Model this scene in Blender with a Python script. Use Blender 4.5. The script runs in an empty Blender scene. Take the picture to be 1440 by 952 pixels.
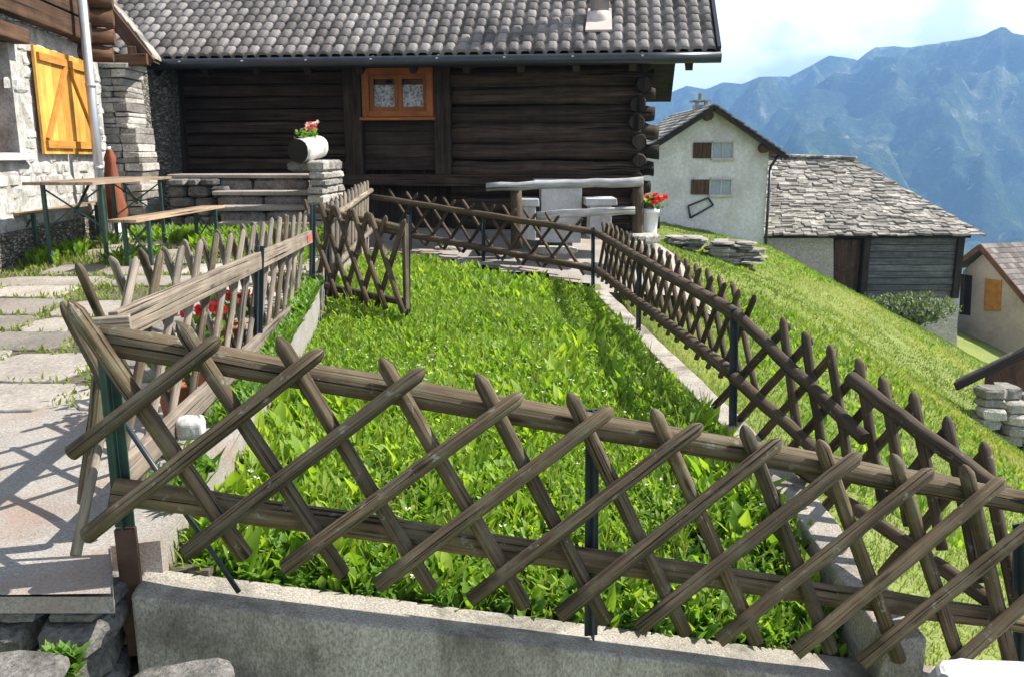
import bpy, math, random
import numpy as np
from mathutils import Vector, Matrix, Euler

random.seed(7)
RNG = np.random.default_rng(7)
C = bpy.context.scene.collection
R = math.radians
SC = bpy.context.scene

# ------------------------------------------------------------------ camera
F = 1200.0
PITCH = R(12.04)
CAM = Vector((0, 0, 1.6))
cd = bpy.data.cameras.new('camera')
cam = bpy.data.objects.new('camera', cd)
C.objects.link(cam)
cam.location = CAM
cam.rotation_euler = (R(90) - PITCH, 0, 0)
cd.sensor_width = 36
cd.lens = 36 * F / 1440
cd.clip_start = 0.05
cd.clip_end = 30000
SC.camera = cam

# ------------------------------------------------------------------ light
SUN_EL, SUN_ROT = R(48), R(80)          # rotation from +Y towards +X
S = Vector((math.cos(SUN_EL) * math.sin(SUN_ROT), math.cos(SUN_EL) * math.cos(SUN_ROT), math.sin(SUN_EL)))
ld = bpy.data.lights.new('sun', 'SUN')
ld.energy = 4.8
ld.angle = R(0.5)
ld.color = (1.0, 0.945, 0.855)
sun = bpy.data.objects.new('sun', ld)
C.objects.link(sun)
sun.rotation_euler = S.to_track_quat('Z', 'Y').to_euler()
sun.location = (20, 10, 40)

W = bpy.data.worlds.new('World')
SC.world = W
W.use_nodes = True
nt = W.node_tree
nt.nodes.clear()
wo = nt.nodes.new('ShaderNodeOutputWorld')
bg = nt.nodes.new('ShaderNodeBackground')
bg.inputs['Strength'].default_value = 0.08
sky = nt.nodes.new('ShaderNodeTexSky')
sky.sky_type = 'NISHITA'
sky.sun_disc = False
sky.sun_elevation = SUN_EL
sky.sun_rotation = SUN_ROT
sky.altitude = 1300
sky.dust_density = 0.6
tc = nt.nodes.new('ShaderNodeTexCoord')
mp = nt.nodes.new('ShaderNodeMapping')
mp.inputs['Scale'].default_value = (1.0, 1.0, 1.9)
mp.inputs['Location'].default_value = (0.7, 0.4, 0.1)
cn = nt.nodes.new('ShaderNodeTexNoise')
cn.inputs['Scale'].default_value = 9.0
cn.inputs['Detail'].default_value = 8
cn.inputs['Roughness'].default_value = 0.55
cr = nt.nodes.new('ShaderNodeValToRGB')
cr.color_ramp.elements[0].position = 0.41
cr.color_ramp.elements[0].color = (0.34, 0.34, 0.34, 1)
cr.color_ramp.elements[1].position = 0.57
cr.color_ramp.elements[1].color = (1, 1, 1, 1)
mx = nt.nodes.new('ShaderNodeMix')
mx.data_type = 'RGBA'
L = nt.links.new
L(tc.outputs['Generated'], mp.inputs['Vector'])
L(mp.outputs['Vector'], cn.inputs['Vector'])
L(cn.outputs['Fac'], cr.inputs['Fac'])
# clouds pile up low over the ridges and thin out overhead
sx = nt.nodes.new('ShaderNodeSeparateXYZ')
mr = nt.nodes.new('ShaderNodeMapRange')
mr.inputs['From Min'].default_value = 0.22
mr.inputs['From Max'].default_value = 0.6
mr.inputs['To Min'].default_value = 1.0
mr.inputs['To Max'].default_value = 0.3
mm = nt.nodes.new('ShaderNodeMath')
mm.operation = 'MULTIPLY'
L(tc.outputs['Generated'], sx.inputs[0])
L(sx.outputs['Z'], mr.inputs['Value'])
L(cr.outputs['Color'], mm.inputs[0])
L(mr.outputs['Result'], mm.inputs[1])
L(mm.outputs[0], mx.inputs['Factor'])
cb = nt.nodes.new('ShaderNodeMapRange')
cb.inputs['From Min'].default_value = 0.30
cb.inputs['From Max'].default_value = 0.62
cb.inputs['To Min'].default_value = 1.0
cb.inputs['To Max'].default_value = 0.0
L(sx.outputs['Z'], cb.inputs['Value'])
cm = nt.nodes.new('ShaderNodeMix')
cm.data_type = 'RGBA'
cm.inputs['A'].default_value = (4.0, 4.0, 4.05, 1)
cm.inputs['B'].default_value = (16.5, 15.6, 14.6, 1)
L(cb.outputs['Result'], cm.inputs['Factor'])
L(cm.outputs['Result'], mx.inputs['B'])
hs_ = nt.nodes.new('ShaderNodeHueSaturation')
hs_.inputs['Saturation'].default_value = 0.45
L(sky.outputs['Color'], hs_.inputs['Color'])
L(hs_.outputs['Color'], mx.inputs['A'])
L(mx.outputs['Result'], bg.inputs['Color'])
L(bg.outputs['Background'], wo.inputs['Surface'])

SC.view_settings.view_transform = 'Standard'
SC.view_settings.look = 'None'
SC.view_settings.gamma = 1.0
SC.view_settings.use_curve_mapping = False
SC.view_settings.exposure = 1.29
SC.render.engine = 'CYCLES'
SC.cycles.max_bounces = 6
SC.cycles.diffuse_bounces = 3
SC.cycles.glossy_bounces = 2
SC.cycles.transmission_bounces = 3
SC.cycles.volume_bounces = 1
SC.cycles.use_denoising = True

# ------------------------------------------------------------------ pixel -> world helpers (photo pixels 1440x952)
cp, sp = math.cos(PITCH), math.sin(PITCH)
def ray(px, py):
    a, b = (px - 720) / F, (476 - py) / F
    return Vector((a, cp + b * sp, -sp + b * cp))
def P(px, py, Y):
    d = ray(px, py)
    return CAM + d * (Y / d.y)
def PZ(px, py, z):
    d = ray(px, py)
    return CAM + d * ((z - CAM.z) / d.z)
def PP(px, py, p0, n):
    d = ray(px, py)
    return CAM + d * ((p0 - CAM).dot(n) / d.dot(n))
def lerp(a, b, t):
    return a + (b - a) * t
UP = Vector((0, 0, 1))
rel = lambda z: z + CAM.z

# ------------------------------------------------------------------ materials
def ramp(N, stops):
    r = N.nodes.new('ShaderNodeValToRGB')
    e = r.color_ramp.elements
    while len(e) < len(stops):
        e.new(0.5)
    for el, (p, c) in zip(e, stops):
        el.position = p
        el.color = (*c, 1)
    return r

def base_mat(name, rough=0.8, spec=0.3):
    m = bpy.data.materials.new(name)
    m.use_nodes = True
    N = m.node_tree
    b = N.nodes['Principled BSDF']
    b.inputs['Roughness'].default_value = rough
    b.inputs['Specular IOR Level'].default_value = spec
    return m, N, b

def coords(N, coord, scale, rnd=True):
    t = N.nodes.new('ShaderNodeTexCoord')
    mpn = N.nodes.new('ShaderNodeMapping')
    mpn.inputs['Scale'].default_value = scale
    N.links.new(t.outputs[coord], mpn.inputs['Vector'])
    if rnd:
        oi = N.nodes.new('ShaderNodeObjectInfo')
        mu = N.nodes.new('ShaderNodeMath')
        mu.operation = 'MULTIPLY'
        mu.inputs[1].default_value = 57.0
        N.links.new(oi.outputs['Random'], mu.inputs[0])
        N.links.new(mu.outputs[0], mpn.inputs['Location'])
    return mpn.outputs['Vector']

def noise(N, vec, scale, detail=6, rough=0.6, dist=0.0):
    n = N.nodes.new('ShaderNodeTexNoise')
    n.inputs['Scale'].default_value = scale
    n.inputs['Detail'].default_value = detail
    n.inputs['Roughness'].default_value = rough
    n.inputs['Distortion'].default_value = dist
    N.links.new(vec, n.inputs['Vector'])
    return n.outputs['Fac']

def mixc(N, fac, a, b, mode='MIX'):
    m = N.nodes.new('ShaderNodeMix')
    m.data_type = 'RGBA'
    m.blend_type = mode
    for sock, v in (('Factor', fac), ('A', a), ('B', b)):
        if isinstance(v, (int, float)):
            m.inputs[sock].default_value = v
        elif isinstance(v, tuple):
            m.inputs[sock].default_value = (*v, 1)
        else:
            N.links.new(v, m.inputs[sock])
    return m.outputs['Result']

def mathn(N, op, a, b):
    m = N.nodes.new('ShaderNodeMath')
    m.operation = op
    for i, v in enumerate((a, b)):
        if isinstance(v, (int, float)):
            m.inputs[i].default_value = v
        else:
            N.links.new(v, m.inputs[i])
    return m.outputs[0]

def bump(N, b, h, strength, dist):
    bn = N.nodes.new('ShaderNodeBump')
    bn.inputs['Strength'].default_value = strength
    bn.inputs['Distance'].default_value = dist
    N.links.new(h, bn.inputs['Height'])
    N.links.new(bn.outputs['Normal'], b.inputs['Normal'])

def attr(N, name='tint'):
    a = N.nodes.new('ShaderNodeAttribute')
    a.attribute_name = name
    return a.outputs['Fac']

def wood(name, dark, light, grain=(40, 2.2, 1), tint=True, rough=0.85, bstr=0.5, crack=(0.02, 0.015, 0.01), stain=None, crack_at=0.36, knots=False):
    """grain runs along V of the UV map (metres)"""
    m, N, b = base_mat(name, rough, 0.2)
    v = coords(N, 'UV', (grain[0], grain[1], 1))
    n1 = noise(N, v, 1.0, 5, 0.65, 0.4)
    r = ramp(N, [(0.3, dark), (0.7, light)])
    N.links.new(n1, r.inputs['Fac'])
    col = r.outputs['Color']
    v2 = coords(N, 'UV', (grain[0] * 1.9, grain[1] * 0.6, 1))
    n2 = noise(N, v2, 1.0, 3, 0.5, 0.2)
    r2 = ramp(N, [(crack_at - 0.04, (1, 1, 1)), (crack_at + 0.03, (0, 0, 0))])
    N.links.new(n2, r2.inputs['Fac'])
    col = mixc(N, r2.outputs['Color'], col, crack)
    v3 = coords(N, 'UV', (3, 3, 1))
    n3 = noise(N, v3, 1.3, 4)
    r3 = ramp(N, [(0.25, (0.62, 0.62, 0.62)), (0.75, (1.25, 1.25, 1.25))])
    N.links.new(n3, r3.inputs['Fac'])
    col = mixc(N, 1.0, col, r3.outputs['Color'], 'MULTIPLY')
    if stain:
        n4 = noise(N, v3, 2.6, 5)
        r4 = ramp(N, [(0.52, (0, 0, 0)), (0.68, (0.75, 0.75, 0.75))])
        N.links.new(n4, r4.inputs['Fac'])
        col = mixc(N, r4.outputs['Color'], col, stain)
    if knots:
        vk = coords(N, 'UV', (11, 2.6, 1))
        vo = N.nodes.new('ShaderNodeTexVoronoi')
        vo.inputs['Scale'].default_value = 1.0
        N.links.new(vk, vo.inputs['Vector'])
        rk_ = ramp(N, [(0.05, (0.9, 0.9, 0.9)), (0.16, (0, 0, 0))])
        N.links.new(vo.outputs['Distance'], rk_.inputs['Fac'])
        col = mixc(N, rk_.outputs['Color'], col, tuple(c * 0.45 for c in dark))
        v5 = coords(N, 'UV', (9, 7, 1))
        n5 = noise(N, v5, 2.2, 7, 0.75)
        r5 = ramp(N, [(0.60, (0, 0, 0)), (0.66, (0.7, 0.7, 0.7))])
        N.links.new(n5, r5.inputs['Fac'])
        col = mixc(N, r5.outputs['Color'], col, (0.27, 0.275, 0.235))
    if tint:
        oi = N.nodes.new('ShaderNodeObjectInfo')
        rr = ramp(N, [(0, (0.75, 0.77, 0.8)), (1, (1.2, 1.15, 1.08))])
        N.links.new(oi.outputs['Random'], rr.inputs['Fac'])
        col = mixc(N, 1.0, col, rr.outputs['Color'], 'MULTIPLY')
        rt = ramp(N, [(0, (0.7, 0.7, 0.7)), (1, (1.3, 1.3, 1.3))])
        N.links.new(attr(N), rt.inputs['Fac'])
        col = mixc(N, 1.0, col, rt.outputs['Color'], 'MULTIPLY')
    N.links.new(col, b.inputs['Base Color'])
    h = mathn(N, 'SUBTRACT', n1, r2.outputs['Color'])
    bump(N, b, h, bstr, 0.006)
    return m

def mottle(name, stops, s1, s2, k2=0.5, rough=0.85, bstr=0.4, bdist=0.01, stain=None, stain_scale=2.0, stain_at=(0.55, 0.7), tint=False, scale=(1, 1, 1), spec=0.25, rnd=False):
    m, N, b = base_mat(name, rough, spec)
    v = coords(N, 'Object', scale, rnd)
    n1 = noise(N, v, s1, 6, 0.6)
    r = ramp(N, stops)
    N.links.new(n1, r.inputs['Fac'])
    col = r.outputs['Color']
    n2 = noise(N, v, s2, 5, 0.7)
    r2 = ramp(N, [(0.3, (1 - k2,) * 3), (0.7, (1 + k2 * 0.6,) * 3)])
    N.links.new(n2, r2.inputs['Fac'])
    col = mixc(N, 1.0, col, r2.outputs['Color'], 'MULTIPLY')
    if stain:
        n3 = noise(N, v, stain_scale, 6, 0.65, 0.5)
        r3 = ramp(N, [(stain_at[0], (0, 0, 0)), (stain_at[1], (0.85,) * 3)])
        N.links.new(n3, r3.inputs['Fac'])
        col = mixc(N, r3.outputs['Color'], col, stain)
    if tint:
        rt = ramp(N, [(0, (0.55,) * 3), (1, (1.4,) * 3)])
        N.links.new(attr(N), rt.inputs['Fac'])
        col = mixc(N, 1.0, col, rt.outputs['Color'], 'MULTIPLY')
    N.links.new(col, b.inputs['Base Color'])
    h = mathn(N, 'ADD', n2, n1)
    bump(N, b, h, bstr, bdist)
    return m

def masonry(name, stops, mortar, scale=(2.6, 2.6, 7.0), rough=0.9, wash=None, wash_at=(0.4, 0.6)):
    m, N, b = base_mat(name, rough, 0.2)
    v0 = coords(N, 'Object', (1, 1, 1), False)
    nd = N.nodes.new('ShaderNodeTexNoise')
    nd.inputs['Scale'].default_value = 3.0
    N.links.new(v0, nd.inputs['Vector'])
    va = N.nodes.new('ShaderNodeVectorMath')
    va.operation = 'MULTIPLY_ADD'
    va.inputs[1].default_value = (0.12, 0.12, 0.12)
    N.links.new(nd.outputs['Color'], va.inputs[0])
    N.links.new(v0, va.inputs[2])
    vm = N.nodes.new('ShaderNodeMapping')
    vm.inputs['Scale'].default_value = scale
    N.links.new(va.outputs[0], vm.inputs['Vector'])
    vo = N.nodes.new('ShaderNodeTexVoronoi')
    vo.feature = 'DISTANCE_TO_EDGE'
    N.links.new(vm.outputs[0], vo.inputs['Vector'])
    vc = N.nodes.new('ShaderNodeTexVoronoi')
    N.links.new(vm.outputs[0], vc.inputs['Vector'])
    sep = N.nodes.new('ShaderNodeSeparateColor')
    N.links.new(vc.outputs['Color'], sep.inputs[0])
    r = ramp(N, stops)
    N.links.new(sep.outputs[0], r.inputs['Fac'])
    n2 = noise(N, v0, 16, 6, 0.7)
    r2 = ramp(N, [(0.3, (0.6,) * 3), (0.7, (1.3,) * 3)])
    N.links.new(n2, r2.inputs['Fac'])
    col = mixc(N, 1.0, r.outputs['Color'], r2.outputs['Color'], 'MULTIPLY')
    rm = ramp(N, [(0.02, (1, 1, 1)), (0.09, (0, 0, 0))])
    N.links.new(vo.outputs['Distance'], rm.inputs['Fac'])
    col = mixc(N, rm.outputs['Color'], col, mortar)
    if wash:
        n3 = noise(N, v0, 1.7, 6, 0.65)
        r3 = ramp(N, [(wash_at[0], (0, 0, 0)), (wash_at[1], (1, 1, 1))])
        N.links.new(n3, r3.inputs['Fac'])
        col = mixc(N, r3.outputs['Color'], col, wash)
    N.links.new(col, b.inputs['Base Color'])
    rb = ramp(N, [(0.0, (0, 0, 0)), (0.16, (1, 1, 1))])
    N.links.new(vo.outputs['Distance'], rb.inputs['Fac'])
    h = mathn(N, 'ADD', rb.outputs['Color'], mathn(N, 'MULTIPLY', n2, 0.5))
    bump(N, b, h, 0.8, 0.03)
    return m

def plain(name, col, rough=0.5, metal=0.0, spec=0.4, var=0.25, s=8, rust=None, rust_at=(0.56, 0.66)):
    m, N, b = base_mat(name, rough, spec)
    b.inputs['Metallic'].default_value = metal
    v = coords(N, 'Object', (1, 1, 1), False)
    n = noise(N, v, s, 6, 0.65)
    r = ramp(N, [(0.3, tuple(c * (1 - var) for c in col)), (0.7, tuple(c * (1 + var) for c in col))])
    N.links.new(n, r.inputs['Fac'])
    c = r.outputs['Color']
    if rust:
        n3 = noise(N, v, s * 2.1, 7, 0.7)
        r3 = ramp(N, [(rust_at[0], (0, 0, 0)), (rust_at[1], (1, 1, 1))])
        N.links.new(n3, r3.inputs['Fac'])
        c = mixc(N, r3.outputs['Color'], c, rust)
    N.links.new(c, b.inputs['Base Color'])
    bump(N, b, n, 0.15, 0.004)
    return m

def leafmat(name, stops, transl=0.45, rough=0.5, spec=0.35):
    m, N, b = base_mat(name, rough, spec)
    r = ramp(N, stops)
    N.links.new(attr(N), r.inputs['Fac'])
    N.links.new(r.outputs['Color'], b.inputs['Base Color'])
    t = N.nodes.new('ShaderNodeBsdfTranslucent')
    tcol = mixc(N, 1.0, r.outputs['Color'], (1.5, 1.5, 0.7), 'MULTIPLY')
    N.links.new(tcol, t.inputs['Color'])
    ms = N.nodes.new('ShaderNodeMixShader')
    ms.inputs[0].default_value = transl
    N.links.new(b.outputs[0], ms.inputs[1])
    N.links.new(t.outputs[0], ms.inputs[2])
    N.links.new(ms.outputs[0], N.nodes['Material Output'].inputs['Surface'])
    return m

M = {}
M['fence'] = wood('fence_wood', (0.05, 0.036, 0.023), (0.185, 0.143, 0.094), (70, 2.2, 1), stain=(0.13, 0.125, 0.085), crack_at=0.37, bstr=1.0, knots=True)
M['rail'] = wood('rail_wood', (0.06, 0.043, 0.026), (0.215, 0.165, 0.105), (60, 1.7, 1), stain=(0.14, 0.13, 0.085), crack_at=0.37, bstr=1.0, knots=True)
M['fence_dark'] = wood('old_fence_wood', (0.042, 0.03, 0.02), (0.125, 0.095, 0.065), (60, 2.6, 1), crack_at=0.35, knots=True)
M['fence_pale'] = wood('pale_fence_wood', (0.10, 0.082, 0.064), (0.31, 0.265, 0.215), (60, 2.4, 1), crack_at=0.37, knots=True)
M['board'] = wood('grey_board', (0.125, 0.10, 0.08), (0.30, 0.255, 0.21), (48, 1.4, 1), crack_at=0.36, bstr=0.9, knots=True)
M['log'] = wood('log_wood', (0.014, 0.010, 0.0075), (0.075, 0.054, 0.04), (16, 0.9, 1), crack=(0.004, 0.003, 0.003), bstr=0.9, crack_at=0.38)
M['logend'] = wood('log_end_wood', (0.010, 0.008, 0.0065), (0.05, 0.04, 0.032), (14, 2, 1), crack=(0.004, 0.003, 0.003), bstr=0.9)
M['plank_dark'] = wood('dark_plank', (0.012, 0.009, 0.0075), (0.055, 0.041, 0.032), (26, 1.1, 1), crack=(0.004, 0.003, 0.003))
M['plank_grey'] = wood('blue_grey_plank', (0.045, 0.047, 0.05), (0.15, 0.155, 0.165), (22, 0.9, 1), crack=(0.01, 0.01, 0.01))
M['plank_brown'] = wood('brown_plank', (0.05, 0.025, 0.015), (0.15, 0.085, 0.05), (26, 1.1, 1))
M['rail_silver'] = wood('silver_log', (0.30, 0.29, 0.27), (0.62, 0.61, 0.58), (22, 1.6, 1), crack=(0.08, 0.07, 0.06))
M['window_wood'] = wood('window_wood', (0.22, 0.075, 0.022), (0.36, 0.13, 0.04), (40, 2, 1), rough=0.5, crack=(0.15, 0.05, 0.02), bstr=0.15)
M['shutter'] = wood('shutter_wood', (0.52, 0.25, 0.05), (0.74, 0.41, 0.10), (34, 1.6, 1), rough=0.45, crack=(0.40, 0.17, 0.04), bstr=0.15)
M['shutter_edge'] = wood('shutter_edge', (0.45, 0.2, 0.04), (0.6, 0.3, 0.07), (34, 1.6, 1), rough=0.45, crack=(0.40, 0.17, 0.04), bstr=0.15)
M['table_wood'] = wood('table_wood', (0.20, 0.14, 0.09), (0.40, 0.31, 0.22), (24, 1.3, 1), rough=0.6)
M['tile'] = mottle('roof_tile', [(0.3, (0.16, 0.143, 0.132)), (0.7, (0.265, 0.242, 0.224))], 1.2, 30, 0.35, 0.75, 0.3, 0.006, stain=(0.12, 0.11, 0.10), stain_scale=3.2, stain_at=(0.58, 0.8), tint=True)
M['tile2'] = mottle('brown_roof_tile', [(0.3, (0.115, 0.10, 0.09)), (0.7, (0.19, 0.165, 0.15))], 1.0, 20, 0.3, 0.8, 0.3, 0.006, tint=True)
M['slate'] = mottle('slate', [(0.3, (0.185, 0.17, 0.148)), (0.7, (0.34, 0.315, 0.275))], 1.4, 9, 0.4, 0.85, 0.5, 0.02, stain=(0.16, 0.15, 0.13), stain_scale=1.5, tint=True)
M['concrete'] = mottle('concrete', [(0.3, (0.36, 0.325, 0.28)), (0.7, (0.56, 0.515, 0.45))], 3.2, 120, 0.6, 0.9, 1.0, 0.012, scale=(1, 1, 0.55), stain=(0.095, 0.082, 0.062), stain_scale=2.6, stain_at=(0.49, 0.66))
M['path'] = mottle('path_concrete', [(0.3, (0.26, 0.24, 0.215)), (0.7, (0.40, 0.375, 0.345))], 1.9, 110, 0.5, 0.92, 0.7, 0.008, stain=(0.30, 0.205, 0.15), stain_scale=1.6, stain_at=(0.5, 0.66))
M['paver'] = mottle('paving_stone', [(0.3, (0.22, 0.197, 0.17)), (0.7, (0.37, 0.335, 0.30))], 2.2, 45, 0.4, 0.9, 0.6, 0.01, stain=(0.22, 0.20, 0.16), stain_scale=3, tint=True)
M['granite'] = mottle('granite', [(0.3, (0.40, 0.40, 0.395)), (0.7, (0.60, 0.60, 0.595))], 6, 90, 0.35, 0.7, 0.25, 0.005)
M['rock'] = mottle('rock', [(0.3, (0.10, 0.095, 0.09)), (0.7, (0.27, 0.255, 0.235))], 5, 40, 0.5, 0.9, 0.9, 0.02, stain=(0.08, 0.085, 0.06), stain_scale=6, tint=True)
M['rock_pale'] = mottle('pale_rock', [(0.3, (0.28, 0.26, 0.23)), (0.7, (0.50, 0.47, 0.42))], 5, 40, 0.5, 0.9, 0.9, 0.02, stain=(0.2, 0.18, 0.14), stain_scale=6, tint=True)
M['white_stone'] = mottle('white_stone', [(0.3, (0.44, 0.43, 0.42)), (0.7, (0.66, 0.65, 0.64))], 5, 30, 0.2, 0.8, 0.3, 0.01)
M['masonry'] = masonry('masonry', [(0, (0.10, 0.092, 0.08)), (0.5, (0.2, 0.185, 0.155)), (1, (0.33, 0.30, 0.25))], (0.05, 0.045, 0.04))
M['masonry_far'] = masonry('masonry_far', [(0, (0.52, 0.47, 0.39)), (0.5, (0.62, 0.57, 0.48)), (1, (0.70, 0.65, 0.56))], (0.50, 0.45, 0.38), scale=(2.2, 2.2, 4.5))
M['masonry_pillar'] = masonry('masonry_pillar', [(0, (0.20, 0.18, 0.15)), (0.5, (0.34, 0.31, 0.26)), (1, (0.48, 0.44, 0.37))], (0.08, 0.07, 0.06), scale=(3, 3, 11))
M['whitewash'] = mottle('whitewash', [(0.3, (0.33, 0.315, 0.285)), (0.7, (0.56, 0.55, 0.525))], 6, 34, 0.4, 0.9, 0.6, 0.015, stain=(0.20, 0.185, 0.155), stain_scale=4.2, stain_at=(0.50, 0.68))
M['pane_far'] = plain('curtained_pane', (0.26, 0.31, 0.33), 0.25, var=0.15)
M['plaster'] = mottle('plaster', [(0.3, (0.55, 0.54, 0.51)), (0.7, (0.70, 0.69, 0.66))], 0.9, 9, 0.24, 0.9, 0.5, 0.03, stain=(0.40, 0.375, 0.335), stain_scale=1.1, stain_at=(0.48, 0.72))
M['plaster_beige'] = mottle('plaster_beige', [(0.3, (0.42, 0.37, 0.32)), (0.7, (0.58, 0.53, 0.47))], 0.8, 12, 0.18, 0.9, 0.35, 0.02, stain=(0.35, 0.30, 0.25), stain_scale=0.7)
M['soil'] = mottle('soil', [(0.3, (0.035, 0.042, 0.018)), (0.7, (0.075, 0.075, 0.038))], 4, 40, 0.5, 0.95, 0.8, 0.03)
M['dirt'] = mottle('dirt', [(0.3, (0.10, 0.085, 0.065)), (0.7, (0.19, 0.165, 0.13))], 3, 50, 0.5, 0.95, 0.8, 0.02, stain=(0.07, 0.10, 0.03), stain_scale=2.2, stain_at=(0.5, 0.65))
M['meadow'] = mottle('meadow', [(0.25, (0.12, 0.17, 0.035)), (0.75, (0.23, 0.265, 0.075))], 0.7, 25, 0.45, 0.95, 0.6, 0.05, stain=(0.21, 0.195, 0.085), stain_scale=0.6, stain_at=(0.55, 0.8))
M['green_metal'] = plain('green_metal', (0.018, 0.055, 0.045), 0.45, 0.0, 0.5, 0.4, 12, rust=(0.09, 0.05, 0.03), rust_at=(0.6, 0.72))
M['navy_metal'] = plain('navy_metal', (0.022, 0.035, 0.045), 0.42, 0.0, 0.5, 0.3, 12, rust=(0.06, 0.06, 0.05), rust_at=(0.62, 0.75))
M['brown_metal'] = plain('brown_metal', (0.075, 0.035, 0.024), 0.6, 0.0, 0.4, 0.4, 12, rust=(0.12, 0.06, 0.03))
M['zinc'] = plain('zinc', (0.42, 0.45, 0.49), 0.42, 0.6, 0.5, 0.15, 5)
M['gutter'] = plain('gutter_metal', (0.035, 0.04, 0.048), 0.35, 0.4, 0.5, 0.2, 4)
M['bracket'] = plain('bracket_metal', (0.5, 0.52, 0.55), 0.3, 0.7, 0.5, 0.1, 4)
M['flashing'] = plain('flashing', (0.52, 0.44, 0.40), 0.6, 0.2, 0.4, 0.12, 6)
M['pipe'] = plain('flue_pipe', (0.33, 0.29, 0.29), 0.55, 0.2, 0.4, 0.15, 6)
M['glass'] = plain('window_glass', (0.02, 0.022, 0.025), 0.04, 0.0, 0.9, 0.1, 2)
M['curtain'] = mottle('lace_and_reflection', [(0.42, (0.16, 0.17, 0.18)), (0.55, (0.52, 0.54, 0.56))], 28, 60, 0.25, 0.9, 0.1, 0.002)  # lace, its pale mottle brightened to imitate roof tiles reflected in the panes
M['parasol'] = plain('parasol_cloth', (0.22, 0.075, 0.042), 0.85, 0.0, 0.2, 0.25, 7)
M['white_paint'] = plain('white_paint', (0.72, 0.72, 0.72), 0.6, 0.0, 0.4, 0.08, 6)
M['bark'] = mottle('birch_bark', [(0.35, (0.42, 0.39, 0.34)), (0.6, (0.72, 0.70, 0.66))], 9, 50, 0.3, 0.85, 0.5, 0.01)
M['black'] = plain('hollow_shade', (0.012, 0.012, 0.011), 0.8)  # black log ends, painted as the shaded inside of the hollow
M['red_paint'] = plain('red_paint', (0.55, 0.1, 0.08), 0.7, var=0.3, s=40)
M['terracotta'] = plain('terracotta', (0.33, 0.12, 0.06), 0.8, var=0.2)
M['petal_red'] = leafmat('red_petal', [(0, (0.5, 0.012, 0.02)), (0.5, (0.68, 0.03, 0.035)), (1, (0.75, 0.10, 0.10))], 0.25)
M['petal_pink'] = leafmat('pink_petal', [(0, (0.5, 0.04, 0.07)), (0.4, (0.65, 0.14, 0.2)), (0.6, (0.8, 0.5, 0.52)), (1, (0.85, 0.8, 0.78))], 0.25)
M['leaf'] = leafmat('garden_leaf', [(0, (0.06, 0.135, 0.014)), (0.5, (0.165, 0.295, 0.028)), (1, (0.33, 0.45, 0.06))], 0.54, 0.52)
M['leaf_dark'] = leafmat('low_leaf', [(0, (0.04, 0.115, 0.016)), (0.5, (0.11, 0.23, 0.03)), (1, (0.22, 0.36, 0.06))], 0.48, 0.5)
M['grass'] = leafmat('grass_blade', [(0, (0.11, 0.17, 0.025)), (0.5, (0.20, 0.27, 0.045)), (0.8, (0.29, 0.32, 0.08)), (1, (0.40, 0.36, 0.16))], 0.45)
M['stalk'] = leafmat('dry_stalk', [(0, (0.14, 0.09, 0.04)), (0.5, (0.26, 0.2, 0.09)), (1, (0.2, 0.24, 0.07))], 0.2)
M['white_petal'] = leafmat('white_petal', [(0, (0.75, 0.74, 0.6)), (1, (0.85, 0.85, 0.82))], 0.25)
M['bush'] = leafmat('bush_leaf', [(0, (0.05, 0.085, 0.03)), (0.6, (0.11, 0.16, 0.06)), (1, (0.22, 0.25, 0.14))], 0.3)

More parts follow.
